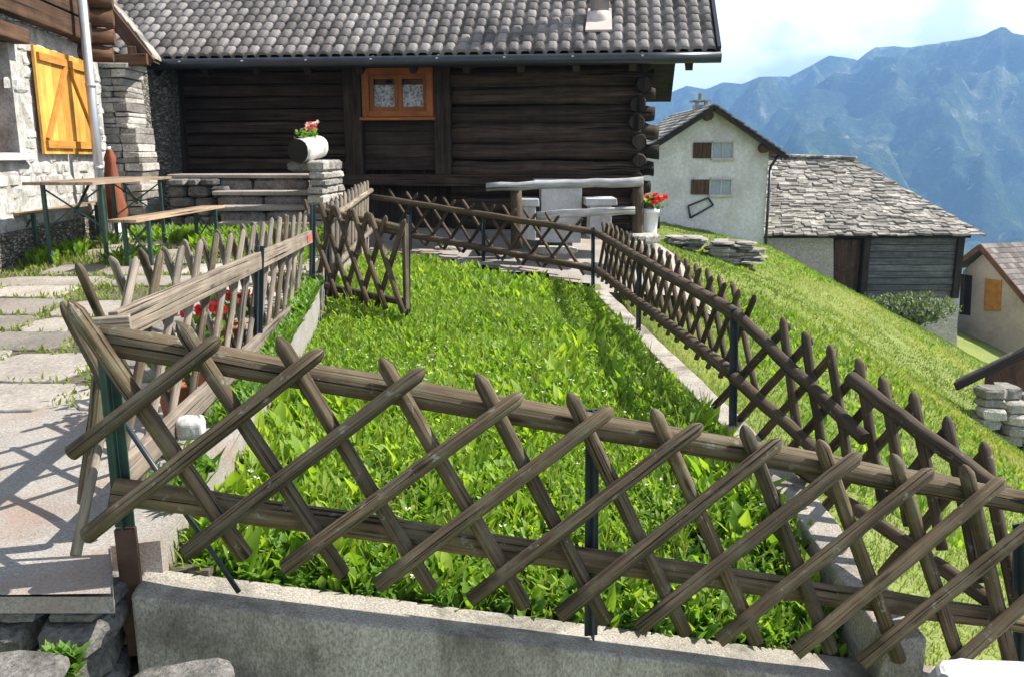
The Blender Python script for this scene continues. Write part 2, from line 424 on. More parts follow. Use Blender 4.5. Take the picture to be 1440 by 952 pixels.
# ------------------------------------------------------------------ mesh builder
class MB:
    def __init__(s):
        s.v, s.f, s.uv, s.mi, s.t, s.sm = [], [], [], [], [], []
    def face(s, idx, uvs=None, m=0, tint=0.5, smooth=False):
        s.f.append(idx)
        s.uv.append(uvs or [(0, 0)] * len(idx))
        s.mi.append(m)
        s.t.append(tint)
        s.sm.append(smooth)
    def quad(s, pts, m=0, tint=0.5):
        i = len(s.v)
        s.v += [tuple(p) for p in pts]
        p = [Vector(q) for q in pts]
        w, h = (p[1] - p[0]).length, (p[-1] - p[0]).length
        uv = [(0, 0), (w, 0), (w, h), (0, h)] if len(pts) == 4 else [(q.x + q.y, q.z) for q in p]
        s.face(list(range(i, i + len(pts))), uv, m, tint)
    def tube(s, p0, p1, r0, r1=None, n=8, segs=1, wob=0.0, tip=0.0, m=0, tint=0.5, capm=None, flat=0.0, lump=0.0):
        r1 = r0 if r1 is None else r1
        p0, p1 = Vector(p0), Vector(p1)
        d = p1 - p0
        ln = d.length
        d = d / ln
        a = d.cross(UP if abs(d.z) < 0.95 else Vector((1, 0, 0))).normalized()
        b = d.cross(a).normalized()
        base = len(s.v)
        ph = random.random() * 10
        rings = []
        ts = [k / segs for k in range(segs + 1)]
        stops = [(t, 1.0) for t in ts]
        if tip > 0:
            stops = [(t, 1.0) for t in ts if t * ln < ln - tip * 1.2] + [(1 - tip / ln, 1.0), (1 - tip * 0.35 / ln, 0.62), (1.0, 0.18)]
        lf = [1 + random.uniform(-lump, lump) for _ in range(n)]
        off = Vector((0, 0, 0))
        for k, (t, sc) in enumerate(stops):
            if 0 < k < len(stops) - 1 or tip == 0:
                off = a * random.uniform(-wob, wob) + b * random.uniform(-wob, wob)
            c = p0 + d * (ln * t) + off
            r = (r0 + (r1 - r0) * t) * sc * (1 + random.uniform(-lump, lump) * 0.5)
            rings.append((c, r, t * ln))
        for c, r, l in rings:
            for k in range(n):
                an = 2 * math.pi * k / n
                s.v.append(tuple(c + (a * math.cos(an) + b * math.sin(an) * (1 - flat)) * r * lf[k]))
        for j in range(len(rings) - 1):
            for k in range(n):
                k2 = (k + 1) % n
                i0 = base + j * n
                u0, u1 = k / n * 2 * math.pi * r0, (k + 1) / n * 2 * math.pi * r0
                s.face([i0 + k, i0 + k2, i0 + n + k2, i0 + n + k],
                       [(u0, rings[j][2]), (u1, rings[j][2]), (u1, rings[j + 1][2]), (u0, rings[j + 1][2])], m, tint, True)
        for rg, rev in ((0, True), (len(rings) - 1, False)):
            idx = [base + rg * n + k for k in range(n)]
            if rev:
                idx = idx[::-1]
            s.face(idx, [(math.cos(q) * r0, math.sin(q) * r0 * 0.2) for q in [2 * math.pi * k / n for k in range(n)]], m if capm is None else capm, tint)
        return s
    def beam(s, p0, p1, w, h, side=None, m=0, tint=0.5, jit=0.0):
        """box from p0 to p1; w across side, h across the third axis"""
        p0, p1 = Vector(p0), Vector(p1)
        d = (p1 - p0)
        ln = d.length
        d = d / ln
        a = Vector(side) if side is not None else d.cross(UP if abs(d.z) < 0.95 else Vector((1, 0, 0)))
        a = (a - d * a.dot(d)).normalized()
        b = d.cross(a).normalized()
        i = len(s.v)
        for q in (p0, p1):
            for x, y in ((-1, -1), (1, -1), (1, 1), (-1, 1)):
                j = Vector((random.uniform(-jit, jit), random.uniform(-jit, jit), random.uniform(-jit, jit))) if jit else Vector((0, 0, 0))
                s.v.append(tuple(q + a * x * w / 2 + b * y * h / 2 + j))
        o = random.random() * 5
        per = [0, w, w + h, 2 * w + h, 2 * w + 2 * h]
        for k in range(4):
            k2 = (k + 1) % 4
            s.face([i + k, i + k2, i + 4 + k2, i + 4 + k], [(per[k] + o, o), (per[k + 1] + o, o), (per[k + 1] + o, ln + o), (per[k] + o, ln + o)], m, tint)
        s.face([i + 3, i + 2, i + 1, i], [(0, 0), (w, 0), (w, h * .1), (0, h * .1)], m, tint)
        s.face([i + 4, i + 5, i + 6, i + 7], [(0, 0), (w, 0), (w, h * .1), (0, h * .1)], m, tint)
        return s
    def box(s, lo, hi, m=0, tint=0.5, jit=0.0):
        lo, hi = Vector(lo), Vector(hi)
        c = (lo + hi) / 2
        e = hi - lo
        ax = max(range(3), key=lambda k: e[k])
        d = Vector((0, 0, 0))
        d[ax] = e[ax] / 2
        side = Vector((0, 0, 0))
        o = (ax + 1) % 3
        side[o] = 1
        t = 3 - ax - o
        return s.beam(c - d, c + d, e[o], e[t], side, m, tint, jit)
    def prism(s, poly, vec, m=0, tint=0.5):
        """polygon extruded by a vector"""
        i = len(s.v)
        n = len(poly)
        vec = Vector(vec)
        s.v += [tuple(p) for p in poly] + [tuple(Vector(p) + vec) for p in poly]
        q = [Vector(p) for p in poly]
        ex = (q[1] - q[0]).normalized()
        nn = Vector((0, 0, 0))
        for k in range(n):
            nn += (q[k] - q[0]).cross(q[(k + 1) % n] - q[0])
        nn.normalize()
        ey = nn.cross(ex)
        uv = [((p - q[0]).dot(ex), (p - q[0]).dot(ey)) for p in q]
        s.face([i + k for k in range(n)][::-1] if nn.dot(vec) > 0 else [i + k for k in range(n)], uv[::-1] if nn.dot(vec) > 0 else uv, m, tint)
        s.face([i + n + k for k in range(n)] if nn.dot(vec) > 0 else [i + n + k for k in range(n)][::-1], uv if nn.dot(vec) > 0 else uv[::-1], m, tint)
        acc = 0
        for k in range(n):
            k2 = (k + 1) % n
            l = (q[k2] - q[k]).length
            f = [i + k, i + k2, i + n + k2, i + n + k]
            u = [(acc, 0), (acc + l, 0), (acc + l, vec.length), (acc, vec.length)]
            if nn.dot(vec) < 0:
                f, u = f[::-1], u[::-1]
            s.face(f, u, m, tint)
            acc += l
        return s
    def stone(s, c, size, m=0, tint=None, n=8, rough=0.16, rz=None):
        """rough boulder / block: jittered rounded box"""
        tint = random.random() if tint is None else tint
        rz = random.uniform(-0.3, 0.3) if rz is None else rz
        i = len(s.v)
        cz, sz = math.cos(rz), math.sin(rz)
        lay = [(-1, 0.78), (-0.62, 1), (0.5, 1.0), (0.9, 0.8)]
        for zz, rr in lay:
            for k in range(n):
                an = 2 * math.pi * (k + 0.5) / n
                ca, sa = math.cos(an), math.sin(an)
                q = (abs(ca) ** 5 + abs(sa) ** 5) ** (-1 / 5)
                x, y = ca * q * rr, sa * q * rr
                x *= size[0] / 2 * (1 + random.uniform(-rough, rough))
                y *= size[1] / 2 * (1 + random.uniform(-rough, rough))
                z = size[2] / 2 * (zz + random.uniform(-rough, rough) * 0.8)
                s.v.append((c[0] + x * cz - y * sz, c[1] + x * sz + y * cz, c[2] + z))
        for j in range(3):
            for k in range(n):
                k2 = (k + 1) % n
                s.face([i + j * n + k, i + j * n + k2, i + (j + 1) * n + k2, i + (j + 1) * n + k], None, m, tint)
        s.face([i + k for k in range(n)][::-1], None, m, tint)
        s.face([i + 3 * n + k for k in range(n)], None, m, tint)
        return s
    def lathe(s, c, prof, n=16, m=0, tint=0.5):
        i = len(s.v)
        for r, z in prof:
            for k in range(n):
                an = 2 * math.pi * k / n
                s.v.append((c[0] + r * math.cos(an), c[1] + r * math.sin(an), c[2] + z))
        for j in range(len(prof) - 1):
            for k in range(n):
                k2 = (k + 1) % n
                s.face([i + j * n + k, i + j * n + k2, i + (j + 1) * n + k2, i + (j + 1) * n + k],
                       [(k / n, prof[j][1]), ((k + 1) / n, prof[j][1]), ((k + 1) / n, prof[j + 1][1]), (k / n, prof[j + 1][1])], m, tint, True)
        s.face([i + k for k in range(n)][::-1], None, m, tint)
        s.face([i + (len(prof) - 1) * n + k for k in range(n)], None, m, tint)
        return s
    def build(s, name, mats, parent=None, local=False, bevel=0.0):
        me = bpy.data.meshes.new(name)
        me.from_pydata(s.v, [], s.f)
        for mm in (mats if isinstance(mats, (list, tuple)) else [mats]):
            me.materials.append(M[mm])
        me.polygons.foreach_set('material_index', s.mi)
        me.polygons.foreach_set('use_smooth', s.sm)
        uvl = me.uv_layers.new(name='UVMap')
        flat = [c for u in s.uv for p in u for c in p]
        uvl.data.foreach_set('uv', flat)
        at = me.attributes.new('tint', 'FLOAT', 'FACE')
        at.data.foreach_set('value', s.t)
        me.update()
        o = bpy.data.objects.new(name, me)
        C.objects.link(o)
        if parent:
            adopt(o, parent, local)
        if bevel:
            b = o.modifiers.new('bevel', 'BEVEL')
            b.width = bevel
            b.segments = 2
            b.limit_method = 'ANGLE'
        return o

ROOTLOC = {}
def adopt(o, parent, local=False):
    o.parent = parent
    if not local and parent.name in ROOTLOC:
        o.matrix_parent_inverse = Matrix.Translation(-ROOTLOC[parent.name])

def thing(name, label, cat, loc=(0, 0, 0), group=None, rz=0.0):
    o = bpy.data.objects.new(name, None)
    C.objects.link(o)
    o.location = loc
    o.rotation_euler = (0, 0, rz)
    o.empty_display_size = 0.2
    ROOTLOC[o.name] = Vector(loc)
    return tag(o, label, cat, group)

def tag(o, label, cat, group=None):
    o['label'] = label
    o['category'] = cat
    o['kind'] = 'thing'
    if group:
        o['group'] = group
    return o

def kind(o, k):
    o['kind'] = k
    return o

# fast leaves -------------------------------------------------------
def leaves(name, mat, pos, yaw, tilt0, tilt1, length, width, tint, rows=3, fold=0.25, parent=None, shape='leaf'):
    n = len(pos)
    pos = np.asarray(pos, float)
    h = np.stack([np.cos(yaw), np.sin(yaw), np.zeros(n)], 1)
    sd = np.stack([-np.sin(yaw), np.cos(yaw), np.zeros(n)], 1)
    up = np.array([0, 0, 1.0])
    prof = {'leaf': [0.25, 0.9, 0.85, 0.06], 'blade': [1.0, 0.85, 0.55, 0.05], 'round': [0.3, 1.0, 0.95, 0.3], 'petal': [0.6, 1, 1, 0.6]}[shape]
    if rows == 2:
        prof = [prof[0], prof[1], prof[3]]
    cur = pos.copy()
    V = []
    for k in range(rows + 1):
        t = k / rows
        th = tilt0 + (tilt1 - tilt0) * t
        d = h * np.sin(th)[:, None] + up * np.cos(th)[:, None]
        nn = h * (-np.cos(th))[:, None] + up * np.sin(th)[:, None]
        w = (width * prof[k] * 0.5)[:, None]
        V += [cur - sd * w + nn * w * fold, cur.copy(), cur + sd * w + nn * w * fold]
        cur = cur + d * (length / rows)[:, None]
    nv = 3 * (rows + 1)
    verts = np.stack(V, 1).reshape(-1, 3)
    fpat = []
    for k in range(rows):
        for c in range(2):
            a = k * 3 + c
            fpat.append([a, a + 1, a + 4, a + 3])
    fpat = np.array(fpat)
    faces = (np.arange(n)[:, None, None] * nv + fpat[None]).reshape(-1, 4)
    me = bpy.data.meshes.new(name)
    me.vertices.add(len(verts))
    me.vertices.foreach_set('co', verts.ravel())
    me.loops.add(faces.size)
    me.loops.foreach_set('vertex_index', faces.ravel().astype(np.int32))
    me.polygons.add(len(faces))
    me.polygons.foreach_set('loop_start', np.arange(0, faces.size, 4, dtype=np.int32))
    me.polygons.foreach_set('use_smooth', np.ones(len(faces), bool))
    me.update(calc_edges=True)
    at = me.attributes.new('tint', 'FLOAT', 'FACE')
    at.data.foreach_set('value', np.repeat(tint, len(fpat)))
    me.materials.append(M[mat])
    o = bpy.data.objects.new(name, me)
    C.objects.link(o)
    if parent:
        adopt(o, parent)
    return o

def vnoise(x, y, seed=0):
    x, y = np.asarray(x, float), np.asarray(y, float)
    xi, yi = np.floor(x), np.floor(y)
    fx, fy = x - xi, y - yi
    fx, fy = fx * fx * (3 - 2 * fx), fy * fy * (3 - 2 * fy)
    def hsh(a, b):
        q = np.sin(a * 127.1 + b * 311.7 + seed * 74.7) * 43758.5453
        return q - np.floor(q)
    return (hsh(xi, yi) * (1 - fx) + hsh(xi + 1, yi) * fx) * (1 - fy) + (hsh(xi, yi + 1) * (1 - fx) + hsh(xi + 1, yi + 1) * fx) * fy
def fbm(x, y, oct=5, seed=0, ridged=False):
    t, a, s = 0, 0.5, 0
    for o in range(oct):
        v = vnoise(x * 2 ** o, y * 2 ** o, seed + o)
        if ridged:
            v = 1 - abs(2 * v - 1)
        t = t + v * a
        s += a
        a *= 0.5
    return t / s

# ================================================================== SETTING
# ---- key lines of the garden (relative heights below the eye are baked into P)
FP0 = P(165, 479, 2.55)              # front fence, top rail
FP1 = P(1400, 697, 3.08)
fdir = Vector((FP1.x - FP0.x, FP1.y - FP0.y, 0)).normalized()
fn = Vector((fdir.y, -fdir.x, 0))     # towards the camera

# control points of the sloping meadow (x, y, height below the eye)
ctl = [(1.15, 10.2, -1.62), (1.3, 8, -1.72), (1.6, 5, -1.95), (1.9, 3.2, -2.35), (1.3, 1, -2.4), (2.6, 12.5, -1.5), (4, 12, -2.2),
       (7.5, 11.9, -4.4), (2.6, 5.5, -2.35), (4.5, 6, -3.5), (10, 17, -5.5), (5, 20, -2.75), (4.9, 25, -2.6), (6.4, 25, -2.95), (9.2, 29.6, -3.25),
       (12.4, 31, -5.0), (16.6, 31, -7.1), (14, 24, -6.2), (23, 38, -8.8), (30, 30, -13), (13, 7, -8.3), (-5, 25, -1.6), (0, 42, -2.4), (15, 45, -6.0),
       (40, 60, -18), (-12, 12, -1.5), (-12, 0, -1.7), (0, -8, -1.9), (6, -6, -5), (-10, 45, -1)]
cx = np.array(ctl, float)
def tps_k(r2):
    return np.where(r2 > 1e-9, 0.5 * r2 * np.log(np.maximum(r2, 1e-9)), 0)
n_ = len(cx)
A = np.zeros((n_ + 3, n_ + 3))
A[:n_, :n_] = tps_k(((cx[:, None, :2] - cx[None, :, :2]) ** 2).sum(-1)) + np.eye(n_) * 0.5
A[:n_, n_] = 1
A[:n_, n_ + 1:] = cx[:, :2]
A[n_, :n_] = 1
A[n_ + 1:, :n_] = cx[:, :2].T
TW = np.linalg.solve(A, np.r_[cx[:, 2], 0, 0, 0])
def meadow_z(x, y):
    x, y = np.asarray(x, float), np.asarray(y, float)
    xc, yc = np.clip(x, -15, 34), np.clip(y, -8, 56)
    over = np.hypot(x - xc, y - yc)
    sh = xc.shape
    xf, yf = xc.ravel(), yc.ravel()
    k = tps_k((xf[:, None] - cx[None, :, 0]) ** 2 + (yf[:, None] - cx[None, :, 1]) ** 2)
    z = (k @ TW[:n_] + TW[n_] + TW[n_ + 1] * xf + TW[n_ + 2] * yf).reshape(sh)
    z = z + 0.24 * (fbm(x * 0.8, y * 0.7, 4, 3) - 0.5) * np.clip((x - 1.8) / 2, 0, 1)
    return np.maximum(z - 0.42 * over, -330) + CAM.z
def curb_x(y):                        # inner right edge of the garden
    return np.interp(y, [2.7, 5.1, 8.0, 10.2], [1.42, 1.30, 1.13, 0.93])
def ground_z(x, y):
    x, y = np.asarray(x, float), np.asarray(y, float)
    m = meadow_z(x, y)
    cxx = np.where(y < 10.4, curb_x(np.clip(y, 2.7, 10.2)) + 0.12, 2.3)
    left = np.minimum(m, CAM.z - 2.5)
    left = np.where(y < 2.62, CAM.z - 1.70 - 0.42 * np.clip(x + 1.0, 0, 4), left)
    w = np.clip((x - cxx) / 0.25, 0, 1)
    inside = (x > -14) & (x < 4) & (y > 2.4) & (y < 24)
    w = np.where((y < 2.62) & (y > -7) & (x < 2.4) & (x > -11), 0, np.where(inside, w, 1))
    return left * (1 - w) + m * w

def grid_mesh(name, xs, ys, zf, mat, smooth=True):
    X, Y = np.meshgrid(xs, ys)
    Z = zf(X, Y)
    v = np.stack([X, Y, Z], -1).reshape(-1, 3)
    nx, ny = len(xs), len(ys)
    i = (np.arange(ny - 1)[:, None] * nx + np.arange(nx - 1)[None]).ravel()
    f = np.stack([i, i + 1, i + nx + 1, i + nx], 1)
    me = bpy.data.meshes.new(name)
    me.from_pydata(v.tolist(), [], f.tolist())
    me.polygons.foreach_set('use_smooth', [smooth] * len(f))
    me.materials.append(M[mat])
    o = bpy.data.objects.new(name, me)
    C.objects.link(o)
    return o

xs = np.r_[-6000, -2500, -1000, -400, -150, -60, np.arange(-30, -6, 2), np.arange(-6, 0.5, 0.5), np.arange(0.5, 5, 0.12), np.arange(5, 36, 0.6), 40, 50, 60, 80, 120, 200, 400, 1000, 2500, 6000]
ys = np.r_[-3000, -1000, -300, -100, -40, -20, np.arange(-10, 2, 1), np.arange(2, 13, 0.2), np.arange(13, 62, 0.7), 65, 75, 90, 120, 200, 400, 800, 1600, 3000, 6000]
ground = kind(grid_mesh('ground', xs, ys, ground_z, 'meadow'), 'structure')

# ---- mountains: a polar height field, crest heights follow the skyline
SKY = [(300, 150), (600, 175), (800, 160), (936, 133), (965, 120), (993, 125), (1017, 115), (1045, 117), (1069, 107), (1110, 107), (1142, 91), (1166, 77), (1206, 83), (1230, 66), (1255, 64),
       (1279, 66), (1343, 56), (1380, 50), (1412, 35), (1424, 46), (1440, 48), (1560, 30), (1750, 70), (2000, 60), (2600, 120)]
NEAR = [(600, 330), (850, 260), (960, 205), (1057, 163), (1085, 150), (1110, 141), (1142, 123), (1178, 127), (1202, 138), (1243, 152), (1300, 190), (1380, 262), (1440, 330), (1600, 420), (2600, 420)]
def az_el(px, py):
    d = ray(px, py)
    return math.atan2(d.x, d.y), d.z / math.hypot(d.x, d.y)
sky_az = np.array([az_el(*p)[0] for p in SKY]); sky_el = np.array([az_el(*p)[1] for p in SKY])
nr_az = np.array([az_el(*p)[0] for p in NEAR]); nr_el = np.array([az_el(*p)[1] for p in NEAR])
def mountain(name, az0, az1, na, r0, r1, nr, caz, cel, rc, seed, amp, base):
    a = np.linspace(az0, az1, na)
    r = np.linspace(r0, r1, nr)
    Aa, Rr = np.meshgrid(a, r)
    X, Y = Rr * np.sin(Aa), Rr * np.cos(Aa)
    crest = np.interp(Aa, caz, cel) * rc + (fbm(Aa * 60, 0 * Aa, 4, seed + 9) - 0.5) * rc * 0.006
    t = (Rr - r0) / (rc - r0)
    up_ = np.clip(t, 0, 1) ** 0.85
    z = base + (crest - base) * up_
    wx, wy = X / 420 + 0.6 * fbm(X / 500, Y / 500, 3, seed + 2), Y / 420 + 0.6 * fbm(X / 500, Y / 500, 3, seed + 4)
    rd = fbm(wx, wy, 7, seed, True) - 0.55
    rd2 = fbm(wx * 3.1 + 5, wy * 3.1, 5, seed + 20, True) - 0.55
    w = np.clip(np.minimum(t, 1.15 - t) * 2.6, 0, 1)
    z = z + (rd * amp + rd2 * amp * 0.35) * w
    z = np.where(t > 1, np.minimum(z, crest) - (t - 1) * (rc - r0) * 0.9, z)
    # nothing in front of the crest may rise above the line of sight to it
    lim = np.interp(Aa, caz, cel) * Rr - 2
    z = np.where((t < 1) & (z > lim), lim - 0.15 * (z - lim), z)
    v = np.stack([X, Y, z + CAM.z], -1).reshape(-1, 3)
    i = (np.arange(nr - 1)[:, None] * na + np.arange(na - 1)[None]).ravel()
    f = np.stack([i, i + 1, i + na + 1, i + na], 1)
    me = bpy.data.meshes.new(name)
    me.from_pydata(v.tolist(), [], f.tolist())
    me.polygons.foreach_set('use_smooth', [True] * len(f))
    me.materials.append(M['mountain'])
    o = bpy.data.objects.new(name, me)
    C.objects.link(o)
    return kind(o, 'structure')
m, N, b = base_mat('mountain', 0.95, 0.1)
v = coords(N, 'Object', (1, 1, 1), False)
n1 = noise(N, v, 0.006, 9, 0.7, 0.6)
n2 = noise(N, v, 0.05, 6, 0.7)
n3 = noise(N, v, 0.017, 8, 0.75, 1.6)
r1 = ramp(N, [(0.36, (0.012, 0.030, 0.014)), (0.5, (0.032, 0.06, 0.026)), (0.58, (0.085, 0.11, 0.045)), (0.66, (0.26, 0.25, 0.22))])
N.links.new(n1, r1.inputs['Fac'])
r2 = ramp(N, [(0.3, (0.55,) * 3), (0.7, (1.4,) * 3)])
N.links.new(n2, r2.inputs['Fac'])
col = mixc(N, 1.0, r1.outputs['Color'], r2.outputs['Color'], 'MULTIPLY')
r3 = ramp(N, [(0.60, (0, 0, 0)), (0.69, (0.9, 0.9, 0.9))])
N.links.new(n3, r3.inputs['Fac'])
col = mixc(N, r3.outputs['Color'], col, (0.42, 0.41, 0.38))
N.links.new(col, b.inputs['Base Color'])
bump(N, b, mathn(N, 'ADD', n2, n1), 0.9, 14)
M['mountain'] = m
mountain('mountain', R(-32), R(52), 420, 1250, 3500, 170, sky_az, sky_el, 3000, 11, 430, -420)
mountain('mountain', R(-18), R(48), 360, 1150, 2700, 130, nr_az, nr_el, 2250, 31, 300, -400)

# ---- haze: one closed box of pale air round everything
hz = MB()
hz.box((-6100, -3100, -700), (6100, 6100, 560))
m = bpy.data.materials.new('haze')
m.use_nodes = True
N = m.node_tree
N.nodes.clear()
out = N.nodes.new('ShaderNodeOutputMaterial')
pv = N.nodes.new('ShaderNodeVolumePrincipled')
pv.inputs['Color'].default_value = (0.23, 0.43, 0.80, 1)
pv.inputs['Density'].default_value = 0.00031
pv.inputs['Anisotropy'].default_value = 0.1
N.links.new(pv.outputs[0], out.inputs['Volume'])
M['haze'] = m
kind(hz.build('haze', 'haze'), 'stuff')

# ---- garden soil and front ground
def garden_z(x, y):
    """soil height: falls to the right"""
    x, y = np.asarray(x, float), np.asarray(y, float)
    l = np.interp(y, [2.6, 5, 8, 12], [-1.40, -1.42, -1.40, -1.46])
    r_ = np.interp(y, [2.6, 5, 8, 12], [-1.86, -1.80, -1.78, -1.66])
    t = np.clip((x + 1.35) / 2.7, 0, 1)
    return CAM.z + l * (1 - t) + r_ * t
GX0 = lambda y: np.interp(y, [2.6, 3.4, 7.0, 8.4, 12], [-1.14, -1.14, -1.5, -1.75, -2.1])
def gback(x):                          # back edge of the garden
    return np.interp(x, [-2.2, 0.95], [11.9, 10.1])
wf0, wf1 = P(190, 816, 2.60), P(1200, 942, 3.06)   # front wall, top line
def wall_y(x):
    return wf0.y + (wf1.y - wf0.y) * (x - wf0.x) / (wf1.x - wf0.x)
def soil_z(x, y):
    wz = wf0.z + (wf1.z - wf0.z) * (np.asarray(x) - wf0.x) / (wf1.x - wf0.x) - 0.07
    t = np.clip((np.asarray(y) - wall_y(np.asarray(x))) / 0.9, 0, 1)
    g = garden_z(x, y)
    return np.minimum(wz, g) * (1 - t) + g * t
gm = MB()
gy = np.linspace(0, 1, 60) ** 1.4
gt = np.linspace(0, 1, 18)
for ty in gy:
    for t in gt:
        yy = 2.62 + ty * 9.3
        xa, xb = float(GX0(yy)) - 0.12, float(curb_x(yy)) + 0.1
        xx = xa + (xb - xa) * t
        y0_ = wall_y(xx) + 0.04
        yy = y0_ + ty * (11.92 - y0_)
        gm.v.append((xx, yy, float(soil_z(xx, yy)) + 0.03 * float(fbm(xx * 4, yy * 4, 3, 5) - 0.5)))
for j in range(len(gy) - 1):
    for k in range(17):
        i = j * 18 + k
        gm.face([i, i + 1, i + 19, i + 18], None, 0, 0.5, True)
kind(gm.build('garden_soil', 'soil'), 'structure')

# ---- path on the left, rising gently to the yard
def path_z(x, y):
    return CAM.z + np.interp(y, [2.2, 3.5, 6, 8.2, 11, 14], [-1.285, -1.23, -1.10, -1.0, -0.96, -0.96])
PX1 = lambda y: float(np.interp(y, [2.2, 2.36, 2.64, 2.68, 3.4, 7.0, 8.4, 9.6, 14], [-1.2, -1.205, -1.34, -1.19, -1.2, -1.58, -1.85, -2.0, -2.0]))
pm = MB()
pys = np.r_[2.36, 2.5, 2.64, 2.68, np.arange(2.9, 14.2, 0.3)]
for yy in pys:
    for t in np.linspace(0, 1, 24):
        xa, xb = -9.0, PX1(yy)
        xx = xa + (xb - xa) * t
        pm.v.append((xx, yy, float(path_z(xx, yy)) - 0.012 + 0.02 * float(fbm(xx * 2, yy * 2, 3, 8) - 0.5)))
for j in range(len(pys) - 1):
    for k in range(23):
        i = j * 24 + k
        pm.face([i, i + 1, i + 25, i + 24], None, 0 if pys[j] > 4.2 else 1, 0.5, True)
# the edge towards the garden
for a_, b_ in zip(pys[:-1], pys[1:]):
    za, zb_ = float(path_z(0, a_)) - 0.004, float(path_z(0, b_)) - 0.004
    pm.quad([(PX1(a_), a_, za - (.05 if b_ < 2.65 else .4)), (PX1(b_), b_, zb_ - (.05 if b_ < 2.65 else .4)), (PX1(b_), b_, zb_), (PX1(a_), a_, za)], 1)
# front face of the slab
i = len(pm.v)
pm.v += [(-9, 2.36, CAM.z - 1.30), (-1.205, 2.36, CAM.z - 1.30), (-1.205, 2.36, CAM.z - 1.355), (-9, 2.36, CAM.z - 1.355), (-9, 2.6, CAM.z - 1.355), (-1.32, 2.6, CAM.z - 1.355)]
pm.face([i + 3, i + 2, i + 1, i], None, 1)
pm.face([i + 3, i + 4, i + 5, i + 2], None, 1)
kind(pm.build('path', ['dirt', 'path']), 'structure')

# ---- irregular paving slabs on the path further back
pv_ = MB()
SLABS = []
yy = 4.0
while yy < 11.2:
    dy = random.uniform(0.42, 0.62)
    xx = PX1(yy) - 0.12
    while xx > -6.2:
        dx = random.uniform(0.5, 1.05)
        if random.random() < 0.88 - 0.3 * (xx < -4.5):
            c = (xx - dx / 2 + random.uniform(-.05, .05), yy + dy / 2 + random.uniform(-.05, .05))
            k = 14
            poly = []
            for q in range(k):
                an = 2 * math.pi * q / k
                ca, sa = math.cos(an), math.sin(an)
                s_ = (abs(ca) ** 7 + abs(sa) ** 7) ** (-1 / 7) * random.uniform(0.9, 1.0)
                px_, py_ = c[0] + ca * s_ * dx * 0.496, c[1] + sa * s_ * dy * 0.49
                poly.append((px_, py_, float(path_z(px_, py_)) - 0.03))
            pv_.prism(poly, (0, 0, 0.034), 0, random.random())
            SLABS.append((c[0], c[1], dx * 0.47, dy * 0.46))
        xx -= dx
    yy += dy
kind(pv_.build('paving', 'paver', bevel=0.008), 'structure')

# ---- terrace in front of the log house
tm = MB()
tys = np.linspace(10.0, 14.2, 14)
for yy in tys:
    for t in np.linspace(0, 1, 20):
        xa, xb = -3.2, 2.6
        xx = xa + (xb - xa) * t
        zt_ = CAM.z + float(np.interp(yy, [10, 11.5, 13], [-1.5, -1.3, -1.12])) - 0.06 * max(0, xx) + 0.03 * float(fbm(xx * 3, yy * 3, 3, 2) - .5)
        w_ = min(1, max(0, (xx - 1.75 - .3 * math.sin(yy * 2)) / .5))
        tm.v.append((xx, yy, zt_ * (1 - w_) + w_ * (float(meadow_z(np.array([xx]), np.array([yy]))[0]) - .06 * w_)))
for j in range(13):
    for k in range(19):
        i = j * 20 + k
        c = [tm.v[q] for q in (i, i + 1, i + 21, i + 20)]
        mx_ = sum(q[0] for q in c) / 4
        my_ = sum(q[1] for q in c) / 4
        if my_ > float(gback(mx_)) + 0.05 and not (mx_ < -2.2 and my_ < 11.5):
            tm.face([i, i + 1, i + 21, i + 20], None, 0, 0.5, True)
kind(tm.build('terrace', 'path'), 'structure')

def ground_hit(px, py, y0=4.0, y1=45.0):
    for Y in np.arange(y0, y1, 0.1):
        q = P(px, py, float(Y))
        if q.z <= float(meadow_z(np.array([q.x]), np.array([q.y]))[0]):
            return q
    return P(px, py, y0 + 10)
# ================================================================== WALLS ROUND THE GARDEN
def wall_run(name, pts, thick, depth, mat, label, jit=0.0, outward=None, bevel=0.012, n_sub=14):
    """wall whose top centre follows pts (world), extruded down"""
    mb = MB()
    line = []
    for a_, b_ in zip(pts[:-1], pts[1:]):
        for k in range(n_sub):
            line.append(lerp(a_, b_, k / n_sub))
    line.append(pts[-1])
    for k, p in enumerate(line):
        q0, q1 = line[max(0, k - 1)], line[min(len(line) - 1, k + 1)]
        d = (q1 - q0); d.z = 0; d.normalize()
        nrm = Vector((d.y, -d.x, 0))
        j = lambda: random.uniform(-jit, jit)
        for off, dz in ((-0.5, -depth), (-0.5, 0), (0.5, 0), (0.5, -depth)):
            q = p + nrm * (off * thick + j())
            mb.v.append((q.x, q.y, q.z + dz + (j() * 0.6 if dz == 0 else 0)))
    for k in range(len(line) - 1):
        i = k * 4
        for c in range(3):
            mb.face([i + c, i + c + 1, i + c + 5, i + c + 4], None, 0)
    mb.face([3, 2, 1, 0], None, 0)
    e = (len(line) - 1) * 4
    mb.face([e, e + 1, e + 2, e + 3], None, 0)
    o = mb.build(name, mat, bevel=bevel)
    return tag(o, label, 'wall')

